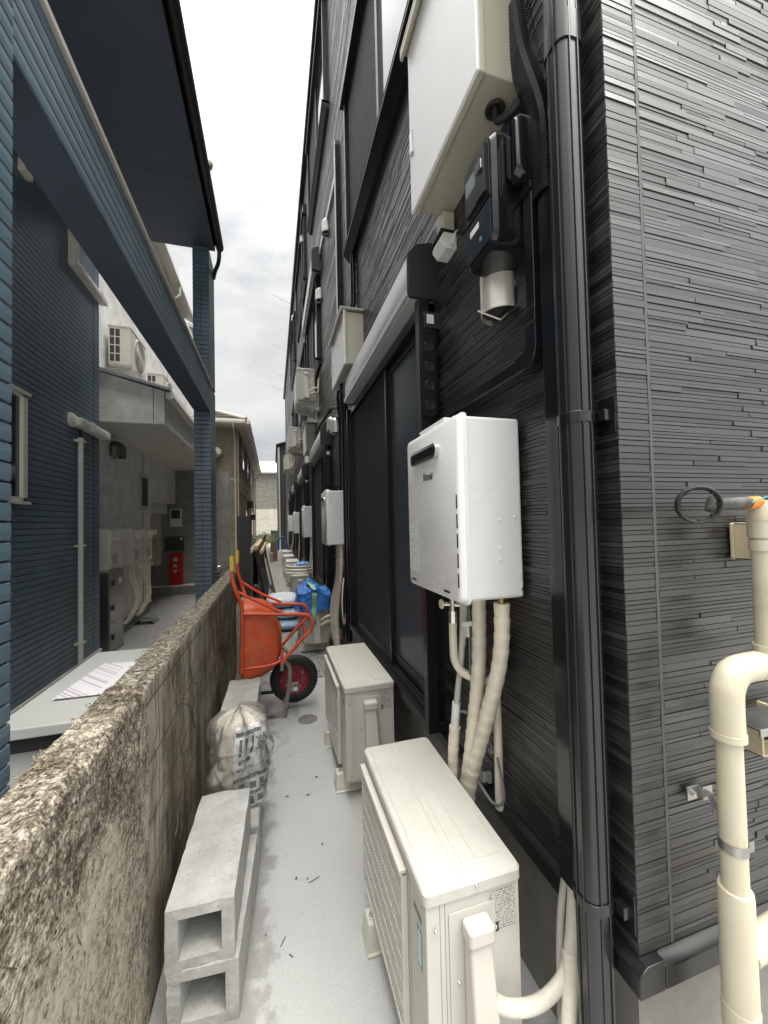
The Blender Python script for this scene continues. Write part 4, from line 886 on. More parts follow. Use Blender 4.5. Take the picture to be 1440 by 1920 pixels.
# ============================================================ outdoor units
def ac_unit(label, x0, x1, y0, y1, z0, h, group, s=-1, end='valve', mount='feet', fine=True, fan=False, mirror=False):
    """x0/x1: body depth range (front face at x0 when s=-1, at x1 when s=+1); the near end is y0"""
    t = T('outdoor_unit', label, 'air conditioner', ((x0+x1)/2, (y0+y1)/2, z0), group)
    z1 = z0 + h; xf = x0 if s < 0 else x1; F = lambda d: xf + s*d     # d metres in front of the face
    MB().box(x0,x1,y0,y1,z0+.012,z1-.03).build('body', M['ac'], t, bevel=.004)
    MB().box(x0+.006,x1-.006,y0+.006,y1-.006,z0-.002,z0+.0125).build('base_pan', M['ac2'], t, bevel=.003)
    lid = MB(); o = .007
    secs = [(z1-.034, o), (z1-.008, o), (z1-.002, o-.004), (z1, o-.010)]
    def ring(k): return [(x0-k+.0,y0-k),(x1+k,y0-k),(x1+k,y1+k),(x0-k,y1+k)]
    def rring(k, r=.018, n=4):
        ps = []
        for cx, cy, a0 in ((x1+k-r,y1+k-r,0),(x0-k+r,y1+k-r,90),(x0-k+r,y0-k+r,180),(x1+k-r,y0-k+r,270)):
            for i in range(n+1): a = R(a0+90*i/n); ps.append((cx+r*math.cos(a), cy+r*math.sin(a)))
        return ps
    n = len(rring(0)); vs = [(a,b,zz) for zz, k in secs for a, b in rring(k)]
    fs = [(j*n+i, j*n+(i+1)%n, (j+1)*n+(i+1)%n, (j+1)*n+i) for j in range(len(secs)-1) for i in range(n)] + [tuple(range((len(secs)-1)*n, len(secs)*n)), tuple(range(n-1,-1,-1))]
    lid.add(vs, fs); ld = lid.build('lid', M['ac'], t, smooth=32)
    W = x1 - x0
    if fine:    # pressed beads on the lid
        b = MB()
        def bead(pts): b.tube([(px, py, z1-.001) for px, py in pts], .0032, 8)
        a0, a1 = x0+W*.10, x0+W*.28; c0, c1 = x0+W*.60, x0+W*.92
        bead([(x0+W*.06,y0+.03),(x0+W*.06,y1-.03)]); bead([(x0+W*.38,y0+.02),(x0+W*.38,y1-.03)]); bead([(x0+W*.47,y0+.02),(x0+W*.47,y1-.03)])
        bead([(c0,y1-.1),(c0+.01,y0+.05),(c1-.005,y0+.045),(c1,y1-.2)])
        b.build('bead', M['ac'], ld, smooth=60)
    # front grille
    gy0, gy1 = (y0+.15*(y1-y0)/.66, y1-.02); gz0, gz1 = z0+.03, z1-.075
    if fine and not fan:
        g = MB()
        g.box(F(0),F(.020),gy0-.012,gy0,gz0,gz1+.012).box(F(0),F(.020),gy1,gy1+.012,gz0,gz1+.012).box(F(0),F(.026),gy0-.012,gy1+.012,gz1,gz1+.02).box(F(0),F(.020),gy0-.012,gy1+.012,gz0-.012,gz0)
        g.build('grille_frame', M['ac2'], t, bevel=.004)
        g = MB(); k = int((gy1-gy0)/.0125)
        for i in range(k+1): yy = gy0 + (gy1-gy0)*i/k; g.box(F(.006),F(.017),yy-.0021,yy+.0021,gz0,gz1)
        for i in range(1, 7): zz = gz0 + (gz1-gz0)*i/7; g.box(F(.004),F(.0185),gy0,gy1,zz-.0035,zz+.0035)
        for i in range(1, 21):
            zz = gz0 + (gz1-gz0)*i/21; g.box(F(.007),F(.0165),gy0,gy1,zz-.0013,zz+.0013)
        g.build('grille', M['ac2'], t, recalc=False)
        MB().box(F(.0005),F(.003),gy0,gy1,gz0,gz1).build('fan_recess', M['ac_dark'], t)
    elif fan:
        cy, cz, r = (gy0+gy1)/2, (z0+z1)/2, min(gy1-gy0, gz1-gz0)*.47
        MB().lathe([(r*1.0,s*.001),(r*1.06,s*.012),(r*1.12,s*.001)], (xf, cy, cz), 'x', 36).build('fan_ring', M['ac'], t, smooth=60)
        MB().lathe([(0,s*.001),(r,s*.001)], (xf, cy, cz), 'x', 36).build('fan_recess', M['ac_dark'], t)
        g = MB()
        for i in range(1, 15): g.torus((xf+s*.012, cy, cz), r*i/15, .0022, 'x', 36, 5)
        for i in range(16): a = 2*math.pi*i/16; g.tube([(xf+s*.012, cy+.2*r*math.cos(a), cz+.2*r*math.sin(a)), (xf+s*.012, cy+r*math.cos(a), cz+r*math.sin(a))], .0025, 5)
        g.lathe([(0,s*.016),(r*.2,s*.014),(r*.2,s*.008)], (xf, cy, cz), 'x', 24)
        g.build('fan_guard', M['ac2'], t, smooth=60)
    else:
        MB().box(F(0),F(.018),gy0,gy1,gz0,gz1+.015).build('grille_frame', M['ac2'], t, bevel=.006)
    if fine and not fan:
        lz = z1 - .16
        MB().box(F(.0002),F(.0012),y0+.03,y0+.062,lz-.07,lz+.03).build('logo_strip', M['teal'], t)
        lg = MB()
        for i in range(5): lg.box(F(.0013),F(.0018),y0+.036,y0+.056,lz-.06+i*.017,lz-.049+i*.017)
        lg.build('lettering', M['label'], t)
        lg = MB()
        for i in range(6): lg.box(F(.0004),F(.0012),y0+.03+.010*i,y0+.036+.010*i,lz+.05,lz+.066)
        lg.build('lettering', M['greyink'], t)
    if end == 'valve':
        e = MB()
        # cover plate, tapered valve cover, seam lines
        xa = x0 + W*.30
        e.box(xa-.02,x0+W*.72,y0-.0035,y0,z0+.02,z1-.07).build('end_plate', M['ac'], t, bevel=.002)
        q0 = x0 + W*.36; q1 = x0 + W*.62
        v = MB()
        vs = [(q0+.004,y0-.002,z1-.12),(q1-.004,y0-.002,z1-.12),(q1-.004,y0-.040,z1-.12),(q0+.004,y0-.040,z1-.12),(q0+.002,y0-.002,z0+.02),(q1+.014,y0-.002,z0+.02),(q1+.012,y0-.075,z0+.02),(q0+.004,y0-.075,z0+.02)]
        v.add(vs, [(0,1,2,3),(4,7,6,5),(0,4,5,1),(1,5,6,2),(2,6,7,3),(3,7,4,0)])
        vc = v.build('valve_cover', M['ac2'], t, bevel=.009, seg=3)
        MB().box(q0-.002,q1+.002,y0-.050,y0-.001,z1-.132,z1-.085).build('cover_cap', M['ac2'], vc, bevel=.011, seg=3)
        sc = MB()
        for xx, zz in ((x0+.025,z1-.10),(xa+.005,z0+h*.55),(x0+W*.66,z0+h*.5),(x0+.03,z0+.04),(x0+W*.52,z1-.015)): sc.lathe([(0,-.004),(.0035,-.0035),(.005,0)], (xx, y0-.0045 if zz < z1-.03 else y0-.0075, zz), 'y', 10)
        sc.build('screw', M['chrome'], t, smooth=50)
        sm = MB()
        for xx in (x0+.038, x0+.052): sm.box(xx,xx+.0012,y0-.0008,y0+.001,z0+.02,z1-.04)
        sm.box(x0-.0008,x0+.001,y0+.12,y0+.1215,z0+.02,z1-.04)
        sm.build('seam', M['cable'], t)
        MB().box(x1-.092,x1-.014,y0-.001,y0-.0003,z1-.155,z1-.048).build('rating_plate', M['plate'], t)
        if fine:
            MB().box(x1-.092,x1-.066,y0-.0016,y0-.0009,z1-.155,z1-.13).build('eye_mark', M['ink'], t)
            MB().lathe([(.0045,-.0004),(.0075,-.0004)], (x1-.079, y0-.0017, z1-.1425), 'y', 16).build('eye_mark', M['label'], t)
    else:
        fr = MB(); a, b = x0+.01, x0+W*.52 if s > 0 else x1-.01
        a, b = x0+.015, x0+W*.55
        for i in range(3): xx = a+(b-a)*i/2; fr.box(xx-.007,xx+.007,y0-.006,y0-.0005,z0+.04,z1-.05)
        for i in range(5): zz = z0+.05+(h-.11)*i/4; fr.box(a,b,y0-.0055,y0-.0005,zz-.008,zz+.008)
        fr.build('coil_guard', M['ac'], t)
        MB().box(a,b,y0-.0015,y0+.001,z0+.045,z1-.055).build('coil', M['ac_dark'], t)
    if mount == 'feet':
        for yy in (y0+.12*(y1-y0)/.66, y1-.13*(y1-y0)/.66):
            f = MB(); xa, xb = x0-.052, x1+.035
            f.prism([(yy-.055,0),(yy+.055,0),(yy+.055,.008),(yy+.048,.012),(yy+.033,.098),(yy-.033,.098),(yy-.048,.012),(yy-.055,.008)], 'x', xa+.004, xb-.004)
            # slope the two ends inwards
            f.v = [((xa+.015 if z > .05 else x) if x < (xa+xb)/2 else (xb-.028 if z > .05 else x), y, z) for x, y, z in f.v]
            ft = f.build('foot_block', M['foot'], t, bevel=.003)
            MB().prism([(xa+.022,yy-.016),(xa+.05,yy-.016),(xa+.05,yy+.016),(xa+.022,yy+.016)], 'z', .0975, .1015).build('slot_plate', M['ac2'], ft, bevel=.001)
            MB().lathe([(0,.012),(.006,.012),(.006,0)], (xa+.036, yy, .101), 'z', 8).torus((xa+.036,yy,.1022), .010, .0018, 'z', 12, 6).build('bolt', M['chrome'], ft, smooth=40)
    elif mount == 'bracket':
        for yy in (y0+.10, y1-.10):
            f = MB().box(x0-.03,x1+.075,yy-.02,yy+.02,z0-.028,z0-.003).box(x1+.05,x1+.078,yy-.02,yy+.02,z0-.14,z0+h*.75)
            f.prism([(x0-.03,z0-.028),(x1+.06,z0-.028),(x1+.06,z0-.13)], 'y', yy-.002, yy+.002)
            f.build('wall_bracket', M['foot'], t, bevel=.002)
        MB().box(x1+.05,x1+.078,y0+.1,y1-.1,z0+h*.6,z0+h*.64).box(x0-.032,x0-.022,y0+.05,y1-.05,z0-.03,z0-.004).build('cross_rail', M['foot'], t, bevel=.002)
        MB().tube([(x0+W*.6,y0-.04,z0+.13), (x1-.02,y0-.06,z0+.19), (x1+.05,y0-.03,z0+.22), (x1+.075,y0+.02,z0+.4)], .014, 8, True, 6).tube([(x0+W*.6,y0-.04,z0+.08), (x1-.02,y0-.05,z0+.12), (x1+.05,y0-.03,z0+.14), (x1+.075,y0+.02,z0+.3)], .014, 8, True, 6).build('pipe', M['wrap'], t, smooth=60)
    elif mount == 'rail':
        for yy in (y0+.12, y1-.12): MB().box(x0-.06,x1+.06,yy-.025,yy+.025,z0-.04,z0-.003).build('foot_rail', M['beigepanel'], t, bevel=.003)
    return t
GA = 'beige outdoor units standing along the black wall'
ac_unit('largest beige outdoor unit in the foreground with a teal logo strip, standing on cream feet', .357, .630, .937, 1.595, .105, .545, GA)
a2 = ac_unit('second beige outdoor unit from the camera, in front of the near window by the wheelbarrow', .383, .674, 2.21, 2.985, .105, .545, GA)
ac_unit('beige outdoor unit half wrapped in a blue tarpaulin with green tape', .345, .655, 4.87, 5.62, .105, .545, GA)
ac_unit('beige outdoor unit with the coil of hose lying on its top', .34, .63, 7.35, 8.1, .105, .54, GA, fine=False)
ac_unit('beige outdoor unit just behind the coil of hose', .33, .625, 10.15, 10.9, .105, .545, GA, fine=False)
ac_unit('beige outdoor unit between two others beyond the hose coil', .29, .60, 11.9, 12.65, .105, .545, GA, fine=False)
ac_unit('farthest beige outdoor unit on the ground, near the split log', .32, .63, 13.9, 14.65, .105, .545, GA, fine=False)
GW = 'beige outdoor units mounted high on the black wall'
ac_unit('nearest beige outdoor unit hung on brackets high on the black wall', .425, .705, 6.45, 7.2, 3.66, .54, GW, mount='bracket', fine=False)
ac_unit('middle one of the beige outdoor units hung on wall brackets', .44, .72, 10.3, 11.05, 3.62, .54, GW, mount='bracket', fine=False)
ac_unit('farthest beige outdoor unit hung on wall brackets', .44, .72, 14.5, 15.25, 3.62, .54, GW, mount='bracket', fine=False)
# pipes dropping to the tarp unit
t = T('refrigerant_line', 'cream pipes looping from the tarpaulin wrapped unit back to the wall', 'pipe', (.72, 4.9, .2))
for dz, dx in ((0,0), (-.06,-.02)):
    wrapped([(.56,4.82,.40+dz), (.63,4.78,.45+dz), (.72,4.80,.44+dz), (.78,4.86,.36+dz), (.77,4.9,.22+dz)], .019, 12, amp=.06, seg=9).build('taped_line', M['wrap'], t, smooth=50)
MB().tube([(.70,4.75,.20), (.74,4.72,.28), (.79,4.76,.24), (.77,4.8,.15), (.72,4.78,.14), (.70,4.75,.20)], .018, 9, True, 6).build('loop', M['wrap'], t, smooth=50)

# ============================================================ blue tarpaulin, tape, sacks, hose, far bits
def crumple(p, amp, sc, seed=0):
    v = Vector((p[0]*sc+seed, p[1]*sc, p[2]*sc))
    return noise.noise(v)*amp + noise.noise(v*2.3)*amp*.5
def tarpfn(u, v):
    # closed-over dome draped on the unit top
    a = 2*math.pi*u; k = v
    X, Y = math.cos(a), math.sin(a); q = (abs(X)**4+abs(Y)**4)**(-.25)
    rx_, ry_ = .205, .42
    if v < .5: s_ = v/.5; x, y, z = X*q*rx_*s_, Y*q*ry_*s_, .70
    else: s_ = (v-.5)/.5; x, y, z = X*q*(rx_+.035*s_), Y*q*(ry_+.03*s_), .70 - .235*s_*(1+.25*math.sin(3*a+1))
    p = (x+.50, y+5.24, z + .07*math.exp(-((x+.03)**2/.012)))
    d = crumple(p, .034, 7, 3); e = abs(noise.noise(Vector((p[0]*11, p[1]*8, p[2]*11+9))))*.035
    return (p[0]+d*.7, p[1]+d*.6, p[2]+d+e)
tp = tag(MB().surf(tarpfn, 90, 46, True).build('tarpaulin', M['blue'], smooth=28, solid=.0015), 'crumpled blue tarpaulin taped over an outdoor unit beyond the wheelbarrow', 'tarpaulin')
tape = MB()
def tapefn(u, v):
    y = 4.775 + u*.66; x = .495 + .05*(v-.5) + .015*math.sin(u*7); z = .785 + crumple((x,y,.7), .03, 7, 3)
    if u < .36: z = .42 + (.36+.0)*(u/.36); y = 4.775 - .012; x = .50 + .048*(v-.5)
    return (x, y, z + .012)
tape.surf(lambda u, v: (.465+.052*(v-.5)+.01*u, 4.79-.012-.015*math.sin(u*9), .40+.35*u), 18, 3); tape.surf(lambda u, v: (.475+.05*(v-.5)-.05*u, 4.79+.62*u, .792+.03*math.sin(u*3.1)+.012*noise.noise(Vector((u*6,v,2)))), 22, 3)
tag(tape.build('adhesive_tape', M['greentape'], smooth=60), 'strip of pale green tape holding the blue tarpaulin on the outdoor unit', 'tape')
def pillow(name, lab, cx, cy, z0, rx_, ry_, h, mt_, seed, cat='sack', grp=None):
    def fn(u, v):
        a = 2*math.pi*u; b = math.pi*(v-.5); c = math.cos(b); sx = (abs(math.cos(a))**3+abs(math.sin(a))**3)**(-1/3)
        p = Vector((cx+rx_*c**.5*math.cos(a)*sx if c > 0 else cx, cy+ry_*c**.5*math.sin(a)*sx if c > 0 else cy, z0+h*.5+h*.5*math.sin(b)))
        d = noise.noise(p*9+Vector((seed,0,0)))*.022 + abs(noise.noise(p*19+Vector((seed,4,0))))*.014
        return (p.x+d*math.cos(a), p.y+d*math.sin(a), max(z0, p.z+d*.8))
    return tag(MB().surf(fn, 48, 22, True).build(name, M[mt_], smooth=50), lab, cat, grp)
GS = 'sacks piled on the gravel behind the wheelbarrow'
pillow('sack', 'pale blue plastic sack at the bottom of the pile behind the wheelbarrow', .17, 6.3, -.01, .24, .36, .16, 'sackblue', 3, grp=GS)
pillow('sack', 'blue and white sack in the middle of the pile behind the wheelbarrow', .15, 6.35, .145, .25, .36, .17, 'sackblue', 8, grp=GS)
pillow('sack', 'white sack lying on top of the pile behind the wheelbarrow', .13, 6.4, .31, .24, .36, .17, 'sackwhite', 5, grp=GS)
pillow('plastic_sheet', 'small scrap of blue plastic on the gravel under the barrow handles', .05, 4.6, -.01, .06, .05, .10, 'paleblue', 9, 'plastic sheet')
bs = MB().surf(lambda u, v: (-.36+.34*u*(1-.35*v)+.05*crumple((u,v,1), 1, 5), 5.35-.22*u+.10*crumple((u,v,4), 1, 4), .0+v*(.72-.16*u)+.03*math.sin(u*5)), 24, 30).build('plastic_sheet', M['paleblue'], smooth=50, solid=.004)
tag(bs, 'stiff blue plastic sheet leaning on the wall behind the black post', 'plastic sheet')
a = MB().tube([(-.22,4.95,.86),(-.20,4.98,.85),(.02,5.3,.02)], .017, 8).tube([(-.30,4.95,.70),(-.06,5.25,.02)], .015, 8).build('steel_bars', M['greytube'], smooth=60)
tag(a, 'dark metal rods leaning in front of the blue sheet', 'rods')
hc = MB()
for i in range(5): hc.torus((.495+rnd.uniform(-.012,.012), 7.75+rnd.uniform(-.02,.02), .665+.030*i), .275-.004*i+rnd.uniform(-.006,.006), .0185, 'z', 56, 10)
tag(hc.build('hose_coil', M['wrapw'], smooth=60), 'coil of pale hose lying on an outdoor unit', 'hose')
tag(MB().surf(lambda u, v: (.38+.3*u, 7.6+.35*v, .80+.05*noise.noise(Vector((u*5,v*5,1)))+.03*math.sin(u*3)), 20, 20).build('plastic_scrap', M['paleblue'], smooth=50, solid=.004), 'scrap of light blue plastic inside the hose coil', 'plastic sheet')
bh = MB()
for i in range(3): bh.tube([(.13+.03*i,16.2,.55), (.16+.03*i,16.1,.95), (.30+.02*i,16.0,1.08+.02*i), (.46,16.1,.98), (.5,16.2,.6)], .03, 8, True, 8)
tag(bh.build('blue_hose', M['paleblue'], smooth=60), 'loops of blue hose standing at the far end of the alley', 'hose')
lg = MB()
def logfn(u, v):
    a = 2*math.pi*u; r = .15*(1+.25*noise.noise(Vector((math.cos(a)*2,math.sin(a)*2,v*1.5))))*(1.05-.25*v); return (.0+r*math.cos(a)+.02*v, 17.9+r*math.sin(a), -.02+.86*v)
lg.surf(logfn, 20, 12, True); lg.f.append(tuple(i*13+12 for i in range(20)))
tag(lg.build('split_log', M['log'], smooth=35), 'brown split log standing upright on the gravel in the distance', 'log')
def block_stone(x, y, w_, d_, h_): return MB().box(x,x+w_,y,y+d_,-.02,h_)
tag(block_stone(-.16, 17.2, .13, .3, .40).build('kerb_stone', M['block'], bevel=.02), 'small pale stone standing beside the split log', 'stone')
# timber leaning on the wall
def plank(p0, p1, w_, th, m_, name, lab, cat='board', grp=None):
    p0, p1 = Vector(p0), Vector(p1); d = (p1-p0).normalized(); sx = Vector((0,1,0)); sx = (sx - d*sx.dot(d)).normalized(); n_ = d.cross(sx)
    m = MB(); vs = [p + sx*a*w_/2 + n_*b*th/2 for p in (p0,p1) for a, b in ((-1,-1),(1,-1),(1,1),(-1,1))]
    m.add(vs, [(0,3,2,1),(4,5,6,7),(0,1,5,4),(1,2,6,5),(2,3,7,6),(3,0,4,7)])
    return tag(m.build(name, M[m_], bevel=.004), lab, cat, grp)
plank((-.15,9.6,.0), (-.345,9.6,1.08), 3.0, .05, 'blackwood', 'board', 'wide black board leaning against the block wall beside the blue sheet')
plank((.03,9.2,.0), (-.30,12.2,1.06), .09, .05, 'blackwood', 'batten', 'long black batten leaning across the gravel path')
plank((.06,9.35,.0), (-.26,12.4,1.02), .03, .02, 'wood', 'batten', 'thin brown stick lying beside the long black batten')
tag(MB().box(-.40,-.31,8.7,12.5,1.075,1.155).build('timber', M['wood'], bevel=.005), 'pale squared timber with a white end lying along the wall top', 'timber')
tag(MB().prism([(-.30,1.00),(-.22,1.05),(-.20,.99),(-.27,.93)], 'y', 9.0, 13.5).build('timber', M['wood'], bevel=.005), 'tilted pale timber beside the squared one on the wall top', 'timber')

# ============================================================ old block wall on the left
def wall_section(y0, y1, ny, rough, x1=-.41, thick=.118, zt=1.072, nz=60):
    def prof(t):        # t 0..1 round the section: right foot -> top right -> top left -> left foot
        r = .016 if rough else .012; x0 = x1 - thick; z0 = -.3
        segs = [((x1,z0),(x1,zt-r)), ((x1,zt-r),(x1-r,zt)), ((x1-r,zt),(x0+r,zt)), ((x0+r,zt),(x0,zt-r)), ((x0,zt-r),(x0,z0))]
        return segs
    pts = []; segs = prof(0); cnt = [nz, 5, 16, 5, 14]
    for (a, b), c in zip(segs, cnt):
        for i in range(c): t = i/c; pts.append((a[0]+(b[0]-a[0])*t, a[1]+(b[1]-a[1])*t))
    pts.append(segs[-1][1]); n = len(pts); vs = []
    for j in range(ny+1):
        y = y0 + (y1-y0)*j/ny
        for i, (x, z) in enumerate(pts):
            p = Vector((x, y, z)); top = max(0, (z-.80)/.27)
            if rough:
                d = noise.noise(p*5)*.008 + noise.noise(p*17)*.006 + noise.noise(p*52)*.0045
                d *= (.35 + .9*min(1, top))
                d -= max(0, noise.noise(p*9+Vector((4,0,0)))-.25)*.03*min(1, top)
            else:
                d = noise.noise(p*6)*.004 + noise.noise(p*24)*.0025 + (noise.noise(p*45)*.003 if z > 1.04 else 0)
                if z > 1.04: d -= max(0, noise.noise(p*7+Vector((8,0,0)))-.1)*.02
            if z > zt-.02: dx, dz = (d*.5 if x > x1-.02 else 0), d
            elif x > x1-.03: dx, dz = d, 0
            else: dx, dz = -d, 0
            vs.append((x+dx, y, z+dz))
    m = MB(); m.add(vs, [(j*n+i, j*n+i+1, (j+1)*n+i+1, (j+1)*n+i) for j in range(ny) for i in range(n-1)] + [tuple(range(n)), tuple(ny*n+i for i in range(n-1,-1,-1))])
    return m
tag(wall_section(-.6, 1.455, 300, True, -.404, .128, 1.075, 150).build('mortar_wall', M['wallrough'], smooth=70, recalc=False), 'near end of the boundary wall coated in rough pebbly mortar with lichen', 'wall')
tag(wall_section(1.456, 24, 520, False, nz=50).build('block_wall', M['wallblock'], smooth=60, recalc=False), 'stained old concrete block wall running along the left of the alley', 'wall')
v = MB()
def vine(y, z, n, dy, dz, r):
    pts = []; a = math.atan2(dz, dy)
    for i in range(n):
        pts.append((-.405+.004*math.sin(i*1.7), y, z)); a += rnd.uniform(-.38,.38)
        y += math.cos(a)*.035; z += math.sin(a)*.035
        if z > 1.06 or z < .02: break
        if y < 1.5 and i > 2: pass
    if len(pts) > 2: v.tube(pts, lambda t: r*(1-.6*t), 5, True, 3)
    return pts
for i in range(46):
    y = rnd.uniform(1.25, 6.5) if i < 40 else rnd.uniform(.8, 1.4); z = rnd.uniform(.15, .85); s_ = rnd.choice((1,1,-1))
    p = vine(y, z, rnd.randint(10, 30), rnd.uniform(.3,1.0)*s_, rnd.uniform(.4,1.0), rnd.uniform(.0012,.0034))
    for q in p[3::5]:
        if rnd.random() < .6: vine(q[1], q[2], rnd.randint(3, 8), rnd.uniform(-1,1), rnd.uniform(-.4,1), .0011)
stuff(v.build('dead_vine', M['vine'], recalc=False, smooth=60), 'dry leafless vine stems clinging to the block wall', 'vine')
v = MB()
for i in range(420):
    y = 1.0 + 5*rnd.random()**1.6; x = rnd.uniform(-.525,-.415); a = rnd.uniform(0, 6.28); l = rnd.uniform(.012,.05); c = rnd.uniform(-1,1)
    pts = []
    for k in range(5): pts.append((x, y, 1.071+rnd.uniform(.002,.010))); x += math.cos(a)*l/4; y += math.sin(a)*l/4; a += c*.5; x = min(-.405, max(-.53, x))
    v.tube(pts, rnd.uniform(.0008,.0018), 4)
stuff(v.build('dry_twigs', M['twig'], recalc=False), 'dry twigs and tendrils scattered along the wall top', 'twigs')
m = MB().box(-.388,-.255,4.6,4.73,-.02,1.70); tag(m.build('post', M['blacksteel'], bevel=.003), 'square charcoal post standing against the block wall behind the wheelbarrow', 'post')

# ============================================================ hollow concrete blocks
def hollow_block(label, x0, x1, y0, y1, z0, yaw, seed, chip=True):
    cx, cy = (x0+x1)/2, (y0+y1)/2
    o = T('concrete_block', label, 'concrete block', (cx, cy, z0), 'hollow concrete blocks stacked along the wall')
    W, L_, H = x1-x0, y1-y0, .19; n = 14; ny = 26
    def sq(hx, hz, r=.004):
        ps = []
        for k in range(4):
            for i in range(n):
                t = -1 + 2*i/n
                ps.append({0:(t*hx,-hz),1:(hx,t*hz),2:(-t*hx,hz),3:(-hx,-t*hz)}[k])
        return ps
    m = MB(); vs = []; nn = 4*n
    for j in range(ny+1):
        y = -L_/2 + L_*j/ny
        for a, b in sq(W/2, H/2):
            p = Vector((a, y, b+H/2)); q = p*1.0+Vector((seed*3.1, seed, 0))
            d = noise.noise(q*14)*.0022 + noise.noise(q*40)*.0012
            edge = (abs(a) > W/2-.004) and (abs(b) > H/2-.004); end = j in (0, ny)
            k = 1 - ((max(0, noise.noise(q*9)+.05)*.03 + max(0, noise.noise(q*23)-.15)*.07) if (edge or (end and chip and (abs(a) > W/2-.02 or abs(b) > H/2-.02))) else 0) + d*.9
            vs.append((a*k, y*(k if end else 1), H/2+b*k))
    hx0, hz0 = W*.31, H*.33
    inner = []
    for j in range(ny+1):
        t = abs(2*j/ny-1); y = -L_/2 + L_*j/ny; g = .80 + .2*t**.8
        for a, b in sq(hx0*g, hz0*g): inner.append((a*1.0, y*.999, H/2+b))
    m.add(vs, [(j*nn+i, j*nn+(i+1)%nn, (j+1)*nn+(i+1)%nn, (j+1)*nn+i) for j in range(ny) for i in range(nn)])
    N0 = len(m.v); m.v += inner; m.f += [(N0+j*nn+i, N0+(j+1)*nn+i, N0+(j+1)*nn+(i+1)%nn, N0+j*nn+(i+1)%nn) for j in range(ny) for i in range(nn)]
    for j in (0, ny): m.f += [(j*nn+i, j*nn+(i+1)%nn, N0+j*nn+(i+1)%nn, N0+j*nn+i) for i in range(nn)]
    c = m; bpy.data.objects.remove(o)
    c.v = [(p[0], p[1], p[2]) for p in c.v]
    ob = c.build('concrete_block', M['block'], smooth=40)
    ob.location = (cx, cy, z0); ob.rotation_euler = (0,0,R(yaw)); LOC[ob.name] = (cx, cy, z0)
    return tag(ob, label, 'concrete block', 'hollow concrete blocks stacked along the wall')
hollow_block('hollow concrete block nearest the camera, upper one of its stack, with a chipped top edge', -.335, -.128, 1.385, 1.93, .19, -2.2, 1)
hollow_block('hollow concrete block on the ground carrying the nearest upper block', -.322, -.105, 1.38, 1.90, 0, -4.5, 2)
hollow_block('concrete block on the ground under the mortar sand bag', -.30, -.078, 1.93, 2.46, 0, -1, 3)
hollow_block('upper concrete block in front of the orange wheelbarrow', -.345, -.118, 2.70, 3.265, .19, -1, 4)
hollow_block('lower concrete block in front of the orange wheelbarrow', -.31, -.078, 2.62, 3.19, 0, -1, 5)

# ============================================================ sand bag in clear plastic
sb = T('sand_bag', 'plastic wrapped bag of river sand with black printing, sitting on the blocks by the wall', 'bag', (-.195, 2.16, .19))
def bagpt(u, v, o=0.):
    """u 0..1 round (0.5 faces the camera), v 0..1 upward"""
    a = 2*math.pi*(u-.75); c = math.cos(a); s_ = math.sin(a); q = (abs(c)**2.9+abs(s_)**2.9)**(-1/2.9)
    k = .90 + .10*math.sin(math.pi*min(1, v/.62)) if v < .62 else 1 - .16*(v-.62)/.38
    if v > .74: k *= max(.02, (1-((v-.74)/.26)**3.2))
    lean = .030*max(0, v-.5)
    x = (.140+o)*c*q*k; y = (.118+o)*s_*q*k; zt = .19+.46*v + .035*math.sin(2*a+.7)*max(0, v-.6) + (o*.9 if v > .7 else 0)
    P_ = Vector((x*6+3, y*6, zt*3.2)); d = noise.noise(P_*1.2)*.018
    d -= (1-min(1, abs(noise.noise(P_*2.1+Vector((5,0,0))))*4))*.014        # long vertical creases
    d -= (1-min(1, abs(noise.noise(P_*4.3+Vector((0,9,0))))*3.5))*.007
    d += .012*math.sin(9*a+4*v)*max(0, v-.66)/.34                            # gathered folds towards the top
    n_ = Vector((x, y, 0)); n_ = n_.normalized() if n_.length > 1e-4 else Vector((0,0,1))
    p = Vector((x, y, zt)) + n_*d*(1 if v < .95 else .3); ca, sa = math.cos(R(14)), math.sin(R(14))
    return Vector((-.192 + p.x*ca - p.y*sa + lean, 2.15 + p.x*sa + p.y*ca, p.z))
MB().surf(lambda u, v: bagpt(u, v), 90, 60, True).build('sack', M['sackbeige'], sb, smooth=60)
pr = MB().surf(lambda u, v: bagpt(.455+.30*u, .02+.86*v, .0035), 44, 56).build('printed_face', M['sackprint'], sb, smooth=60)
def onbag(s0, t0, sc=1.0, o=.0055): return lambda x, y: bagpt(.455 + (s0 + x)/.95, (t0 + y)/.475, o)
ink = MB()
def bar(s0, s1, t0, t1, o=.0055):
    f = onbag(0, 0, 1, o); ink.surf(lambda u, v: f(s0+(s1-s0)*u, t0+(t1-t0)*v), 14, 3)
bar(.005,.15,.375,.395); bar(.0,.26,.150,.170); bar(.0,.26,.070,.090)
for i in range(3): bar(.03+.055*i,.062+.055*i,.102,.135)
for i in range(4): bar(.03+.050*i,.060+.050*i,.022,.055)
bar(.025,.10,.238,.256); bar(.026,.040,.278,.365); bar(.060,.073,.285,.36); bar(.094,.108,.272,.365)
ink.build('print', M['ink'], pr)
def bagtext(body, size, s0, t0, m_, nm='lettering', bold=0):
    mt2 = text(body, size, (0,0,0), (1,0,0), (0,1,0), None, None, None, bold=bold)
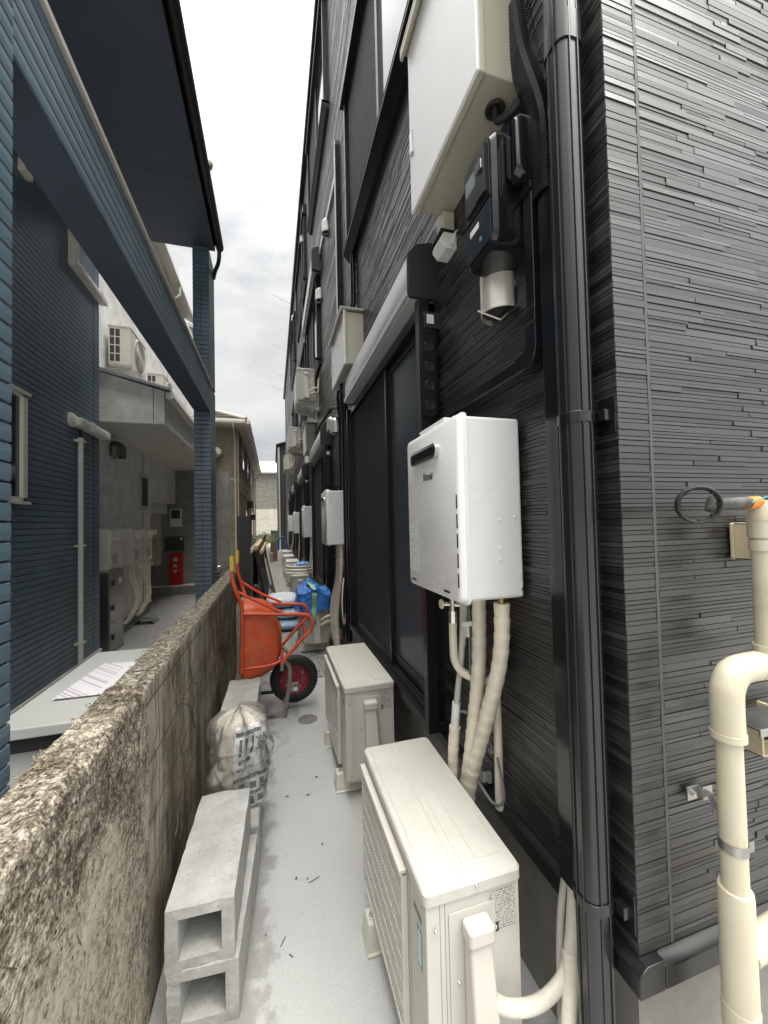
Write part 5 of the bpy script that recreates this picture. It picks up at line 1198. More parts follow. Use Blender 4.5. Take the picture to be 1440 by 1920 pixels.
for body, size, s0, t0, mm, bd in (('砂', .075, .122, .285, 'ink', .002), ('用 途', .014, .040, .241, 'label', .0004), ('●モルタル、コンクリート用骨材', .0165, .018, .205, 'ink', .0003), ('モルタルの作り方', .015, .008, .1535, 'label', .0003), ('コンクリートの作り方', .015, .008, .0735, 'label', .0003), ('+', .02, .066, .108, 'ink', 0), ('+', .02, .062, .030, 'ink', 0)):
    f = onbag(s0, t0, 1, .0085 if mm == 'label' else .0075); text(body, size, (0,0,0), (1,0,0), (0,1,0), 'lettering', M[mm], pr, fn=lambda x, y, f=f: tuple(f(x, y)), bold=bd)
MB().surf(lambda u, v: bagpt(u, v, .008 + .030*abs(noise.noise(Vector((math.cos(u*6.28)*2.6, math.sin(u*6.28)*2.6, v*3.5))))), 56, 34, True).surf(lambda u, v: tuple(bagpt(.80+.1*u, .02+.5*v, .02) + Vector((.055*math.sin(u*3.1)+.006*math.sin(v*9), -.02*u, 0))), 14, 24).build('plastic_film', M['film'], sb, smooth=22)

# ============================================================ wheelbarrow standing on its nose
wb = T('wheelbarrow', 'orange wheelbarrow stood on end against the wall with yellow grips and a red wheel', 'wheelbarrow', (0, 3.5, 0))
tr = MB()
def sect(t):      # t 0 = open lip by the wall, 1 = bottom of the pan
    e = t**1.35
    z0, z1 = .305+.15*e, .945-.21*t**2.2; y0, y1 = 3.30+.06*e, 3.74-.06*e
    return -.265+.295*math.sin(t*math.pi/2)**.9 if t > 0 else -.265, z0, z1, y0, y1
secs = []
NS = 14
for j in range(NS+1):
    t = j/NS; x, z0, z1, y0, y1 = sect(t); r = .07+.04*t
    ps = []
    for cy, cz, a0 in ((y1-r,z1-r,0),(y0+r,z1-r,90),(y0+r,z0+r,180),(y1-r,z0+r,270)):
        for i in range(8): a = R(a0+90*i/7); ps.append((cy+r*math.cos(a), cz+r*math.sin(a)))
    secs.append((x, ps))
x, ps = secs[-1]; cyc, czc = sum(p[0] for p in ps)/len(ps), sum(p[1] for p in ps)/len(ps)
for k, dx in ((.93,.014),(.8,.022),(.4,.026)): secs.append((x+dx, [(cyc+(a-cyc)*k, czc+(b-czc)*k) for a, b in ps]))
n = len(ps); vs = [(xx,a,b) for xx, q in secs for a, b in q]
tr.add(vs, [(j*n+i, j*n+(i+1)%n, (j+1)*n+(i+1)%n, (j+1)*n+i) for j in range(len(secs)-1) for i in range(n)] + [tuple(range((len(secs)-1)*n, len(secs)*n))])
tray = tr.build('tray', M['orange'], wb, smooth=50, solid=.004)
lip = secs[0][1]; MB().tube([(-.268,a,b) for a, b in lip+lip[:1]], .011, 8).tube([(-.285,a,b) for a, b in lip+lip[:1]], .008, 6).build('lip', M['greytube'], tray, smooth=60)
MB().tube([(-.255,3.31,.44),(-.10,3.30,.445),(.0,3.315,.452),(.045,3.335,.475),(.06,3.345,.55)], .012, 8, True, 5).build('tray_bead', M['orangefr'], tray, smooth=60)
for y, nm in ((3.285,'near'), (3.715,'far')):
    ys = -.02 if y < 3.5 else .02; zo = 0 if y < 3.5 else .015
    MB().tube([(-.318,y+ys,1.34+zo),(-.318,y+ys,1.21+zo),(-.306,y+ys,1.13+zo),(-.285,y+ys,1.06+zo),(-.255,y,.965),(-.246,y,.90),(-.25,y,.7),(-.256,y,.42)], .0155, 10, True, 5).build('handle_tube', M['orangefr'], wb, smooth=60)
    MB().tube([(-.318,y+ys,1.352+zo),(-.318,y+ys,1.235+zo)], .0185, 12).build('grip', M['yellow'], wb, smooth=50)
    MB().tube([(-.243,y,.885),(-.1,y,.872),(.12,y,.853),(.225,y,.842),(.27,y,.83),(.298,y,.795),(.305,y,.755),(.285,y,.70),(.22,y,.64),(.10,y,.515),(.062,y,.47),(.055,y,.45)], .0148, 10, True, 5).build('leg_loop', M['orangefr'], wb, smooth=60)
    MB().tube([(-.285,y+ys*.5,1.07+zo),(-.12,y,.97),(.04,y,.885),(.06,y,.872)], .012, 8, True, 4).build('brace', M['orangefr'], wb, smooth=60)
    MB().tube([(.06,y,.475),(.10,y+ys*-1.5,.435),(.118,y+ys*-2,.39),(.114,y+ys*-2,.30),(.10,y+ys*-2,.2),(.078,y+ys*-2,.06),(.066,y+ys*-2,.018)], .0165, 10, True, 5).build('fork', M['greytube'], wb, smooth=60)
    MB().tube([(.225,y,.79),(.245,y,.69)], .010, 8).build('brace', M['orangefr'], wb, smooth=60)
    MB().tube([(.055,y,.47),(.055,y,.40)], .014, 8).box(.10,.185,y-ys*2-.006,y-ys*2+.006,.205,.275).build('axle_plate', M['greytube'], wb, bevel=.002)
MB().tube([(-.12,3.50,.155),(-.03,3.50,.15),(.05,3.50,.145),(.075,3.50,.11)], .014, 8).build('stay', M['blackrub'], wb, smooth=60)
MB().tube([(-.11,3.36,.005+.02),(.0,3.34,.035),(.075,3.33,.075)], .015, 8).tube([(.08,3.29,.1),(.08,3.71,.1)], .014, 8).build('nose_bar', M['greytube'], wb, smooth=60)
wx, wz, wy = .160, .243, 3.50
ty = MB().lathe([(.125+.033+.045*math.cos(a), .042*math.sin(a)) for a in [2*math.pi*i/16 for i in range(16)]], (wx, wy, wz), 'y', 56, True)
for i in range(56):
    a = 2*math.pi*i/56
    if i % 2 == 0: ty.box(0,0,0,0,0,0)
ty.v = ty.v[:16*56]; ty.f = ty.f[:16*56]
tyre = ty.build('wheel', M['tyre'], wb, smooth=60)
td = MB()
for i in range(44):
    a = 2*math.pi*i/44; c, s_ = math.cos(a), math.sin(a); r0 = .2005
    for k, yy in ((0,-.03),(.07,.0),(0,.03)):
        a2 = a + k; c2, s2 = math.cos(a2), math.sin(a2); tx, tz = -s2, c2; rr_ = r0 if yy == 0 else r0-.014
        p = Vector((wx+c2*rr_, wy+yy, wz+s2*rr_))
        td.add([p+Vector((tx*u+c2*v_, w_, tz*u+s2*v_)) for v_ in (-.01,.0045) for u, w_ in ((-.006,-.012),(.006,-.012),(.006,.012),(-.006,.012))], [(4,5,6,7),(0,1,5,4),(1,2,6,5),(2,3,7,6),(3,0,4,7)])
td.build('tread', M['tyre'], tyre)
MB().lathe([(0,-.030),(.022,-.030),(.026,-.022),(.05,-.018),(.058,-.006),(.10,-.008),(.112,-.022),(.130,-.030),(.140,-.026),(.138,.0),(.138,.026),(.112,.022),(.1,.008),(0,.008)], (wx, wy, wz), 'y', 48).build('rim', M['rim'], tyre, smooth=40)
bt = MB()
for i in range(4):
    a = R(35+90*i); bt.box(wx+.085*math.cos(a)-.009,wx+.085*math.cos(a)+.009,wy-.014,wy-.007,wz+.085*math.sin(a)-.009,wz+.085*math.sin(a)+.009)
bt.build('clamp', M['greytube'], tyre, bevel=.002)
MB().cyl((wx,wy-.235,wz),(wx,wy+.235,wz),.0095,10).lathe([(0,-.02),(.02,-.018),(.022,.0)], (wx, wy-.205, wz), 'y', 6).build('axle', M['chrome'], tyre, smooth=40)
# ============================================================ blue house on the left
bh_ = T('blue_house', 'blue lap sided house with a deep porch beam, posts and dark soffit', 'house', (-1.6, 5, -.26))
def lap(m, axis, plane, u0, u1, z0, z1, pitch, out, gap=.0045, dep=.007):
    """lap boards: each row a bevelled strip standing proud of the plane"""
    n = int(round((z1-z0)/pitch)); pitch = (z1-z0)/n
    for i in range(n):
        a, b = z0+i*pitch+gap*.5, z0+(i+1)*pitch-gap*.5
        q = [(0,a),(dep,a+.0035),(dep+.0012,(a+b)/2),(dep,b-.0035),(0,b)]
        pts = [(plane+out*d, zz) for d, zz in q]
        m.prism(pts, 'y' if axis == 'y' else 'x', u0, u1) if axis == 'y' else m.add([(u0,y_,z_) for y_, z_ in pts]+[(u1,y_,z_) for y_, z_ in pts], [(0,1,2,3,4),(9,8,7,6,5)]+[(k,(k+1)%5,5+(k+1)%5,5+k) for k in range(5)])
m = MB(); XH = -2.28
lap(m, 'y', XH, .9, 5.93, -.02, 5.42, .0625, 1); lap(m, 'y', XH, 5.945, 6.11, -.02, 5.42, .0625, 1)
m.build('house_siding', M['blueside'], bh_, recalc=False)
MB().box(-3.2,XH-.001,.9,6.10,-.02,5.42).box(XH,XH+.004,5.93,5.945,-.02,5.42).build('house_wall', M['groove'], bh_)
MB().box(XH,XH+.03,.9,6.12,-.06,-.022).build('plinth_drip', M['ivory'], bh_, bevel=.003)
MB().box(-3.2,XH-.012,.9,6.10,-.32,-.05).build('plinth', M['found'], bh_)
# beam
m = MB(); lap(m, 'y', -.806, 1.5, 5.63, 3.158, 3.535, .0628, 1); m.build('beam_siding', M['blueside'], bh_, recalc=False)
MB().box(-1.0,-.807,1.5,5.63,3.155,3.535).build('beam', M['soffit'], bh_)
MB().box(-1.02,-.782,1.49,5.80,3.537,3.568).build('beam_coping', M['coping'], bh_, bevel=.003)
MB().box(-.805,-.7985,4.9,4.906,3.158,3.535).build('beam_joint', M['groove'], bh_)
# posts, clad in tile rows with vertical joints
def post(y0, y1, z0, z1, zb, nm):
    m = MB()
    for a, b in ((z0, z1),):
        xm = -.91
        lap(m, 'y', -.806, y0, y1, a, b, .0625, 1)
        lap(m, 'x', y0+.006, -1.005, xm-.003, a, b, .0625, -1); lap(m, 'x', y0+.006, xm+.003, -.80, a, b, .0625, -1)
    m.build('post_cladding', M['blueside'], bh_, recalc=False)
    MB().box(-1.0,-.8065,y0+.0065,y1-.002,z0,z1).build('post', M['groove'], bh_)
post(5.63, 6.12, -.26, 3.155, 0, 'a'); post(5.632, 6.118, 3.57, 5.44, 0, 'a'); post(1.0, 1.5, -.26, 5.44, 0, 'b')
m = MB(); lap(m, 'y', -.806, 5.63, 6.12, 3.158, 3.535, .0625, 1); m.build('post_cladding', M['blueside'], bh_, recalc=False); MB().box(-1.0,-.8065,5.63,6.118,3.157,3.536).build('post', M['groove'], bh_)
sf = MB().box(-2.9,-.73,.85,5.72,5.45,5.52); sf.build('roof_soffit', M['soffit'], bh_)
MB().box(-.731,-.728,.85,5.72,5.44,5.60).box(-2.27,-.73,1.56,1.5606,5.4485,5.4502).box(-2.27,-.73,4.55,4.5515,5.4485,5.4502).box(-2.27,-.73,3.05,3.0515,5.4485,5.4502).build('fascia', M['gutter'], bh_)
MB().prism([(-3.4,6.3),(-.66,5.60),(-.66,5.56),(-2.9,5.52),(-3.4,5.52)], 'y', .85, 5.75).build('roof', M['rooftile'], bh_)
g = MB(); 
g.prism([(-.675+.055*math.cos(R(180+i*18)), 5.56+.075*math.sin(R(180+i*18))) for i in range(11)], 'y', .85, 5.78); gt = g.build('gutter', M['gutter'], bh_, smooth=40)
MB().tube([(-.675,5.70,5.50),(-.675,5.72,5.40),(-.70,5.80,5.335),(-.76,5.95,5.31),(-.80,6.08,5.28)], .027, 10, True, 5).build('outlet_pipe', M['gutter'], gt, smooth=60)
MB().lathe([(0,0),(.045,.01),(.055,.05),(.03,.10),(0,.11)], (-.645, 4.55, 5.60), 'z', 16).build('gutter_bracket', M['coping'], gt, smooth=60)
# window, lamp, pipe covers
wn = MB().box(XH,XH+.05,3.6,4.42,1.85,1.90).box(XH,XH+.05,3.6,4.42,2.84,2.89).box(XH,XH+.05,4.36,4.43,1.85,2.89).box(XH+.05,XH+.07,3.6,4.45,1.835,1.86).box(XH+.05,XH+.07,3.6,4.45,2.87,2.90).build('window', M['ivory'], bh_, bevel=.004)
MB().box(XH+.01,XH+.02,3.6,4.36,1.9,2.84).build('pane', M['glass'], wn)
tag(MB().box(XH+.008,XH+.07,4.33,4.47,5.0,5.12).prism([(XH+.07,5.0),(XH+.10,5.03),(XH+.07,5.09)], 'y', 4.36, 4.44).build('wall_lamp', M['ivory'], bevel=.008), 'small beige wall fitting high on the blue siding behind the porch beam', 'wall fitting')
a = T('pipe_cover', 'upper beige pipe cover running along the blue wall under the roof', 'pipe cover', (XH, 5.7, 4.8))
loft(MB(), [(XH+.008, rr(5.27,5.36,4.78,5.40,.03)), (XH+.075, rr(5.27,5.36,4.78,5.40,.03)), (XH+.085, rr(5.28,5.35,4.79,5.39,.025))]).build('vertical_cover', M['ivory'], a, smooth=40)
loft(MB(), [(XH+.008, rr(5.262,6.20,4.715,4.81,.035)), (XH+.078, rr(5.262,6.20,4.715,4.81,.035)), (XH+.088, rr(5.275,6.19,4.725,4.80,.028))]).build('level_cover', M['ivory'], a, smooth=40)
MB().box(XH+.006,XH+.094,5.42,5.5,4.708,4.817).box(XH+.006,XH+.094,5.98,6.04,4.708,4.817).build('joint_band', M['ivory'], a, bevel=.006)
a = T('pipe_cover', 'lower beige pipe cover end on the blue wall above the thin drain pipe', 'pipe cover', (XH, 5.7, 2.85))
loft(MB(), [(XH+.008, rr(5.25,5.42,2.80,2.965,.06)), (XH+.03, rr(5.25,5.42,2.80,2.965,.06)), (XH+.05, rr(5.28,5.42,2.82,2.945,.05))]).build('wall_cap', M['ivory'], a, smooth=40)
loft(MB(), [(XH+.008, rr(5.36,6.21,2.825,2.93,.03)), (XH+.10, rr(5.36,6.21,2.825,2.93,.03)), (XH+.112, rr(5.375,6.195,2.835,2.92,.024))]).build('level_cover', M['ivory'], a, smooth=40)
MB().box(XH+.006,XH+.118,5.62,5.70,2.818,2.937).build('joint_band', M['ivory'], a, bevel=.006)
a = T('drain_pipe', 'thin beige drain pipe running down the blue wall', 'pipe', (XH+.05, 5.47, -.2))
MB().tube([(XH+.05,5.47,2.80),(XH+.05,5.47,2.70)], .018, 10).build('hose_end', M['groove'], a, smooth=60)
MB().cyl((XH+.05,5.47,2.70),(XH+.05,5.47,-.26),.027,14).build('pipe', M['ivory'], a, smooth=60)
MB().cyl((XH+.05,5.47,2.70),(XH+.05,5.47,2.64),.032,14).box(XH,XH+.085,5.41,5.53,2.645,2.675).box(XH,XH+.085,5.41,5.53,1.38,1.405).box(XH,XH+.085,5.41,5.53,.22,.245).build('clip', M['ivory'], a, bevel=.003)
# waste stocker with a notice on it
st = T('waste_stocker', 'pale grey metal waste box behind the boundary wall beside the blue house', 'waste box', (-.82, 2.3, -.26))
MB().prism([(-1.03,.845),(-.60,.84),(-.585,.825),(-.585,.80),(-1.04,.80),(-1.04,.835)], 'y', 1.80, 2.74).build('lid', M['greymetal'], st, bevel=.006)
MB().box(-1.02,-.60,1.84,2.70,-.26,.74).build('body', M['greymetal'], st, bevel=.006)
MB().box(-1.03,-.595,1.815,2.72,.745,.798).build('gap', M['groove'], st)
a = MB().add([(-.935,2.03,.853),(-.72,2.03,.849),(-.72,2.45,.849),(-.90,2.47,.853),(-.935,2.03,.855),(-.72,2.03,.851),(-.72,2.45,.851),(-.90,2.47,.855)], [(0,3,2,1),(4,5,6,7),(0,1,5,4),(1,2,6,5),(2,3,7,6),(3,0,4,7)]).build('notice_sheet', M['poster'])
tag(a, 'white notice sheet with faint coloured print lying on the grey waste box', 'notice')
tag(MB().lathe([(0,.001),(.03,.001),(.03,0)], (-.80,2.30,.8535), 'z', 20).build('sticker', M['red']), 'round red mark printed on the white notice sheet', 'mark') if False else None

# ============================================================ white house behind it
wh = T('white_house', 'white sided house with a projecting canopy just beyond the blue house', 'house', (-2.6, 9, -.26))
XW = -2.62
MB().box(-7,XW,6.2,9.66,.0,8.3).box(-7,XW,9.66,11.95,2.24,8.3).box(XW-.2,XW,11.95,15.5,3.2,8.3).build('wall', M['whiteside'], wh)
MB().box(-7,XW-.015,6.2,9.65,-.3,-.002).build('plinth', M['found'], wh)
MB().box(XW-.001,XW+.02,6.2,9.67,-.03,.005).build('drip', M['ivory'], wh, bevel=.003)
MB().box(XW-.004,XW+.006,9.13,9.142,.0,3.18).build('joint', M['groove'], wh)
MB().prism([(-2.62,3.192),(-1.58,3.192),(-1.58,3.70),(-2.62,3.98)], 'y', 6.6, 11.95).build('canopy', M['whiteside'], wh)
MB().box(-2.62,-1.585,6.605,11.95,3.186,3.191).build('canopy_soffit', M['mutedwhite'], wh)
MB().box(-1.745,-1.738,6.594,6.6,3.2,3.74).box(-1.585,-1.575,6.594,6.6,3.2,3.7).build('joint', M['groove'], wh)
MB().prism([(-2.64,3.985),(-1.50,3.70),(-1.50,3.745),(-2.64,4.04)], 'y', 6.53, 11.95).build('canopy_roof', M['greyroof'], wh, bevel=.004)
gt = MB().prism([(-1.58,3.70),(-1.47,3.70),(-1.46,3.62),(-1.49,3.585),(-1.56,3.585),(-1.58,3.61)], 'y', 6.62, 11.9).build('gutter', M['ivory'], wh, bevel=.003)
for yy in (7.6, 9.4): MB().lathe([(0,-.012),(.055,-.010),(.06,0)], (-2.1, yy, 3.186), 'z', 20).build('downlight', M['mutedwhite'], wh, smooth=50)
MB().prism([(-2.75,8.25),(-2.35,8.05),(-2.33,8.13),(-2.75,8.36)], 'y', 6.2, 13.2).build('roof_edge', M['ivory'], wh, bevel=.004)
MB().prism([(-2.36,8.03),(-2.27,8.03),(-2.27,8.12),(-2.36,8.12)], 'y', 6.2, 13.2).build('gutter', M['coping'], wh, bevel=.01)
MB().tube([(-2.31,11.2,8.03),(-2.31,11.2,7.8),(-2.55,11.2,7.6),(-2.58,11.2,4.1)], .035, 10).build('downpipe', M['ivory'], wh, smooth=50)
wn = MB().box(XW,XW+.03,8.90,9.44,1.97,2.72).build('window', M['greymetal'], wh, bevel=.004)
MB().box(XW+.028,XW+.032,8.98,9.36,2.05,2.64).build('pane', M['ac_dark'], wn)
# recess at the back
m = MB().box(-7,-1.2,11.955,12.1,-.3,3.19); m.build('back_wall', mat_brick('dim_grey_panel', (.26,.255,.24), (.25,.245,.23), (.15,.15,.14), .9, .6, 'x', .006), wh)
MB().box(-4,-2.12,11.70,11.95,-.3,-.03).build('step', M['found'], wh); MB().box(-4,-2.11,11.68,11.95,-.03,.0).build('step_edge', M['mutedwhite'], wh, bevel=.004)
MB().box(-7,-3.6,9.7,11.9,-.3,2.24).build('recess_wall', M['whiteside'], wh)
MB().box(-3.3,-2.83,11.5,11.95,1.96,2.23).build('header_box', M['whiteside'], wh)
t = T('electric_cabinet', 'tall dull green cabinet in the dark recess of the white house', 'cabinet', (-3.1, 11.8, .55))
MB().box(-3.26,-2.955,11.75,11.95,1.26,1.955).build('upper_door', M['beigepanel'], t, bevel=.005); MB().box(-3.26,-2.955,11.75,11.95,.56,1.25).build('lower_door', M['beigepanel'], t, bevel=.005)
t = T('meter_box', 'beige meter box with a dark window on the back wall of the recess', 'meter', (-2.6, 11.93, 1.6))
MB().box(-2.74,-2.455,11.87,11.953,1.61,2.10).build('case', M['ivory'], t, bevel=.01); MB().box(-2.71,-2.49,11.862,11.872,1.83,2.07).build('window', M['glass'], t, bevel=.004)
t = T('sign_board', 'dark grey sign board with black lettering above the red extinguisher box', 'sign', (-2.65, 11.94, 1.14))
MB().box(-2.89,-2.40,11.935,11.953,.94,1.335).build('plate', M['sign'], t, bevel=.003)
for k_, ch in enumerate('管理'): text(ch, .10, (-2.77+.16*k_,11.933,1.19), (1,0,0), (0,0,1), 'lettering', M['ink'], t, .001, bold=.003)
b = MB()
for r_, z_ in ((0,1.09),(1,1.0)):
    x = -2.84
    while x < -2.46: w_ = rnd.uniform(.018,.034); b.box(x,x+w_,11.931,11.934,z_,z_+.045); x += w_+.008
b.build('lettering', M['ink'], t); MB().box(-2.50,-2.44,11.930,11.934,1.24,1.30).build('sticker', M['label'], t)
t = T('extinguisher_box', 'red fire extinguisher box with white lettering in the dark recess', 'extinguisher box', (-2.6, 11.9, .0))
MB().box(-2.76,-2.42,11.78,11.953,.0,.87).build('case', M['red'], t, bevel=.02)
for i, ch in enumerate('消火器'): text(ch, .115, (-2.655,11.779,.66-.165*i), (1,0,0), (0,0,1), 'lettering', M['label'], t, .002, bold=.003)
# vent hood, gas heaters, mail cabinet, pipes on the white wall
t = T('vent_hood', 'dark steel vent hood under the white canopy', 'vent hood', (XW, 7.62, 3.0)); 
def fn(u, v):
    a = math.pi*u; ph = R(90)*min(1, v*1.8); r = .15; rad = r*math.sin(ph) if v < .555 else r
    return (XW+.005+rad*1.2*math.sin(a), 7.62+rad*math.cos(a)*1.2, 2.98+.12*math.cos(ph) if v < .555 else 2.98-(v-.555)/.445*.16)
MB().surf(fn, 18, 14).build('hood', mat('dull_steel', (.16,.16,.155), .35, .15, 4, metal=.8), t, smooth=60, solid=.003)
GH = 'beige gas heaters on the white wall'
for y0, y1, l in ((6.72,7.28,'nearest beige gas heater on the shaded white wall, above the mail cabinet'), (7.72,8.22,'middle beige gas heater on the shaded white wall'), (8.40,8.88,'farthest beige gas heater on the shaded white wall')):
    t = T('gas_heater', l, 'water heater', (XW, y0, .95), GH)
    MB().box(XW,-2.385,y0,y1,.955,1.58).build('case', M['ivory'], t, bevel=.01)
    MB().box(-2.385,-2.372,y0+.02,y1-.02,.975,1.56).build('front_cover', M['ivory'], t, bevel=.006)
    MB().box(-2.372,-2.34,y0+.08,y1-.08,1.42,1.52).box(-2.34,-2.25,y0+.03,y0+.035,1.40,1.55).prism([(-2.372,1.40),(-2.22,1.46),(-2.22,1.56),(-2.372,1.54)], 'y', y0+.2, y0+.206).build('exhaust_hood', M['steel'], t, bevel=.003)
    MB().box(-2.372,-2.370,y0+.1,y0+.32,1.03,1.2).build('rating_label', M['plate'], t)
    for k in range(2): MB().tube([(-2.47,y0+.18+.16*k,.96),(-2.47,y0+.2+.16*k,.7),(-2.44,y0+.34+.14*k,.42),(-2.45,y0+.36+.14*k,.2),(-2.52,y0+.25+.1*k,-.04),(-2.58,y0+.18+.1*k,-.1)], .035, 10, True, 5).build('pipe', M['wrap'], t, smooth=60)
    MB().lathe([(0,-.02),(.03,-.015),(.03,.0)], (-2.40,y0+.5,.87), 'y', 12).build('valve_knob', M['whiteplastic'], t, smooth=50)
t = T('mail_cabinet', 'stainless cabinet with small doors and locks under the nearest beige gas heater', 'cabinet', (-2.45, 6.8, -.25))
DS = mat('dull_stainless', (.30,.295,.28), .3, .12, 3, metal=.85)
MB().box(-2.62,-2.305,6.50,7.08,-.26,.955).build('case', DS, t, bevel=.005)
for z0, z1 in ((.62,.93),(.22,.60),(-.24,.20)):
    d = MB().box(-2.305,-2.297,6.52,7.06,z0,z1).build('door', DS, t, bevel=.003); MB().box(-2.297,-2.28,6.58,6.66,(z0+z1)/2-.03,(z0+z1)/2+.05).build('lock', M['ac_dark'], d, bevel=.003)
MB().box(-2.30,-2.295,6.85,6.98,.74,.83).build('name_card', M['label'], t)
tag(MB().surf(lambda u, v: (-2.40+.17*math.cos(math.pi*u), 8.55+.3*v-.15, -.26+.12*math.sin(math.pi*u)*(1-.2*v)), 16, 4).build('drain_elbow', M['cable'], smooth=50, solid=.03), 'grey half round pipe end on the paving by the white house', 'pipe')
GC = 'outdoor units on the white canopy'
ac_unit('nearer outdoor unit on the white canopy roof, its dark coil grid facing the camera', -2.55, -2.235, 7.2, 8.0, 4.28, .67, GC, s=1, end='grid', mount='rail', fan=True)
ac_unit('farther outdoor unit on the white canopy roof, half hidden by the blue beam', -2.55, -2.235, 9.2, 10.0, 4.25, .67, GC, s=1, end='grid', mount='rail', fan=True)
ac_unit('farthest outdoor unit on the white canopy roof, only its edge in view', -2.55, -2.235, 10.6, 11.4, 4.15, .67, GC, s=1, end='grid', mount='rail', fan=True)
# panel house behind the white one
t = T('panel_house', 'pale beige panel clad house behind the white house, seen beside the blue post', 'house', (-4, 16, -.3))
MB().box(-9,-2.80,15.6,17.0,-.3,9.0).build('wall', M['panelhouse'], t); MB().prism([(-9.2,11.0),(-2.68,8.95),(-2.68,9.05),(-9.2,11.2)], 'y', 15.4, 17.2).build('roof', M['greyroof'], t)
MB().box(-2.72,-2.62,15.4,17.2,8.85,8.97).build('gutter', M['ivory'], t, bevel=.01)

# ============================================================ beige house
t = T('beige_house', 'two storey beige tiled house with a hipped roof beyond the blue post', 'house', (-3.6, 21, -.3))
MB().box(-6,-1.20,15,27.5,-.3,5.25).build('wall', M['beigebrick'], t)
MB().box(-6.02,-1.185,14.985,27.52,3.28,3.33).build('belt_course', M['housebeige'], t, bevel=.004)
MB().box(-1.215,-1.185,14.982,14.99,-.3,5.2).box(-1.98,-1.96,14.985,15,3.3,5.2).build('corner_trim', M['housebeige'], t)
MB().box(-6.4,-.88,14.5,28,5.18,5.24).build('soffit', M['housebeige'], t)
MB().box(-6.4,-.86,14.46,14.5,5.19,5.36).box(-.90,-.86,14.5,28,5.19,5.36).build('fascia', M['coping'], t, bevel=.004)
rf = MB(); e = [(-6.4,14.45,5.36),(-.84,14.45,5.36),(-.84,28,5.36),(-6.4,28,5.36),(-3.6,17.3,6.65),(-3.6,25.2,6.65)]
rf.add(e, [(0,1,4),(1,2,5,4),(2,3,5),(3,0,4,5),(0,3,2,1)]); rf.build('roof', M['rooftile'], t)
rt = MB()
for i in range(8):
    k = i/8; y = 14.43+2.75*k; z = 5.37+1.27*k; x0, x1 = -6.3+2.7*k, -.86-2.7*k; rt.box(x0,x1,y,y+.36,z,z+.055)
rt.build('tile_course', mat('brown_grey_tile', (.16,.145,.125), .6, .25, 6), t, bevel=.01)
MB().tube([(-.87,14.42,5.40),(-2.2,15.75,6.02),(-3.6,17.3,6.70)], .07, 8).build('hip_tile', M['housebeige'], t, smooth=50)
MB().prism([(-.86,5.22),(-.75,5.22),(-.73,5.30),(-.75,5.36),(-.86,5.36)], 'y', 14.4, 28.05).build('gutter', M['coping'], t, bevel=.008); MB().prism([(14.46,5.22),(14.35,5.22),(14.33,5.30),(14.35,5.36),(14.46,5.36)], 'x', -6.4, -.9).build('gutter', M['coping'], t, bevel=.008)
MB().tube([(-1.3,14.4,5.22),(-1.3,14.42,5.1),(-1.30,14.9,4.95),(-1.30,14.94,4.7),(-1.30,14.94,-.3)], .035, 10, True, 3).build('downpipe', M['housebeige'], t, smooth=50)
MB().tube([(-.80,27.9,5.22),(-.80,27.9,5.0),(-1.14,27.6,4.8),(-1.14,27.6,-.3)], .04, 8).build('downpipe', M['housebeige'], t, smooth=50)
for y0, y1, z0, z1 in ((16.6,17.2,3.9,5.0),(19.5,20.3,3.9,4.9),(18.2,18.9,.9,2.3),(22,23,3.8,4.9),(23,24,1.0,2.4)):
    wn = MB().box(-1.20,-1.15,y0,y1,z0,z1).build('window', M['housebeige'], t, bevel=.01); MB().box(-1.152,-1.146,y0+.06,y1-.06,z0+.06,z1-.06).build('pane', M['glass'], wn)
MB().box(-1.2,-.95,20.0,20.5,2.45,2.8).box(-1.2,-.95,22.6,23.0,1.9,2.2).build('vent_cover', M['ac_dark'], t, bevel=.02)
MB().box(-1.205,-1.18,15,27.5,2.9,2.94).build('side_belt', M['housebeige'], t)
MB().prism([(-2.2,4.55),(-1.72,4.30),(-1.72,4.15),(-2.2,4.15)], 'y', 14.55, 14.99).build('window_hood', M['housebeige'], t, bevel=.01)
# distant houses
t = T('grey_house', 'grey brick house with pale stone base closing the far end of the alley', 'house', (0, 42, -.3))
MB().box(-6,4,40,48,3.19,6.75).build('upper_wall', M['farbrick'], t); MB().box(-6,4,39.97,48,-.3,3.19).build('lower_wall', M['farstone'], t)
MB().prism([(39.6,6.75),(39.6,6.9),(44,8.6),(48.4,6.9),(48.4,6.75)], 'x', -6.4, 4.4).build('roof', mat('pale_grey_roof', (.46,.47,.50), .4, .08, 1), t)
t = T('black_house', 'black house with a sloping top showing past the far end of the black block', 'house', (1.5, 27, -.3))
MB().prism([(.35,-.3),(5,-.3),(5,7.6),(1.2,7.05),(.35,6.75)], 'y', 26, 33).build('wall', mat_rows('dark_lap_siding', (.035,.036,.038), .12, .006, .6), t)
MB().prism([(.25,6.74),(1.2,7.06),(5.1,7.62),(5.1,7.72),(1.15,7.16),(.25,6.86)], 'y', 25.8, 33.2).build('roof', M['frame'], t, bevel=.01)
MB().cyl((.42,25.94,-.3),(.42,25.94,6.7),.05,12).build('downpipe', M['greymetal'], t, smooth=50)
MB().box(.36,.5,25.93,26,2.9,3.3).build('outlet_box', M['cap'], t, bevel=.01)
a = T('boundary_gate', 'grey green panel standing across the far end of the alley', 'gate', (.1, 30, -.2))
MB().box(-.18,.6,30,30.06,-.2,1.16).build('panel', mat('grey_green_panel', (.20,.21,.17), .6, .1, 3), a); MB().box(-.20,-.12,29.96,30.1,-.2,1.2).box(-.2,.62,29.96,30.1,1.14,1.2).build('frame', M['greymetal'], a, bevel=.004)
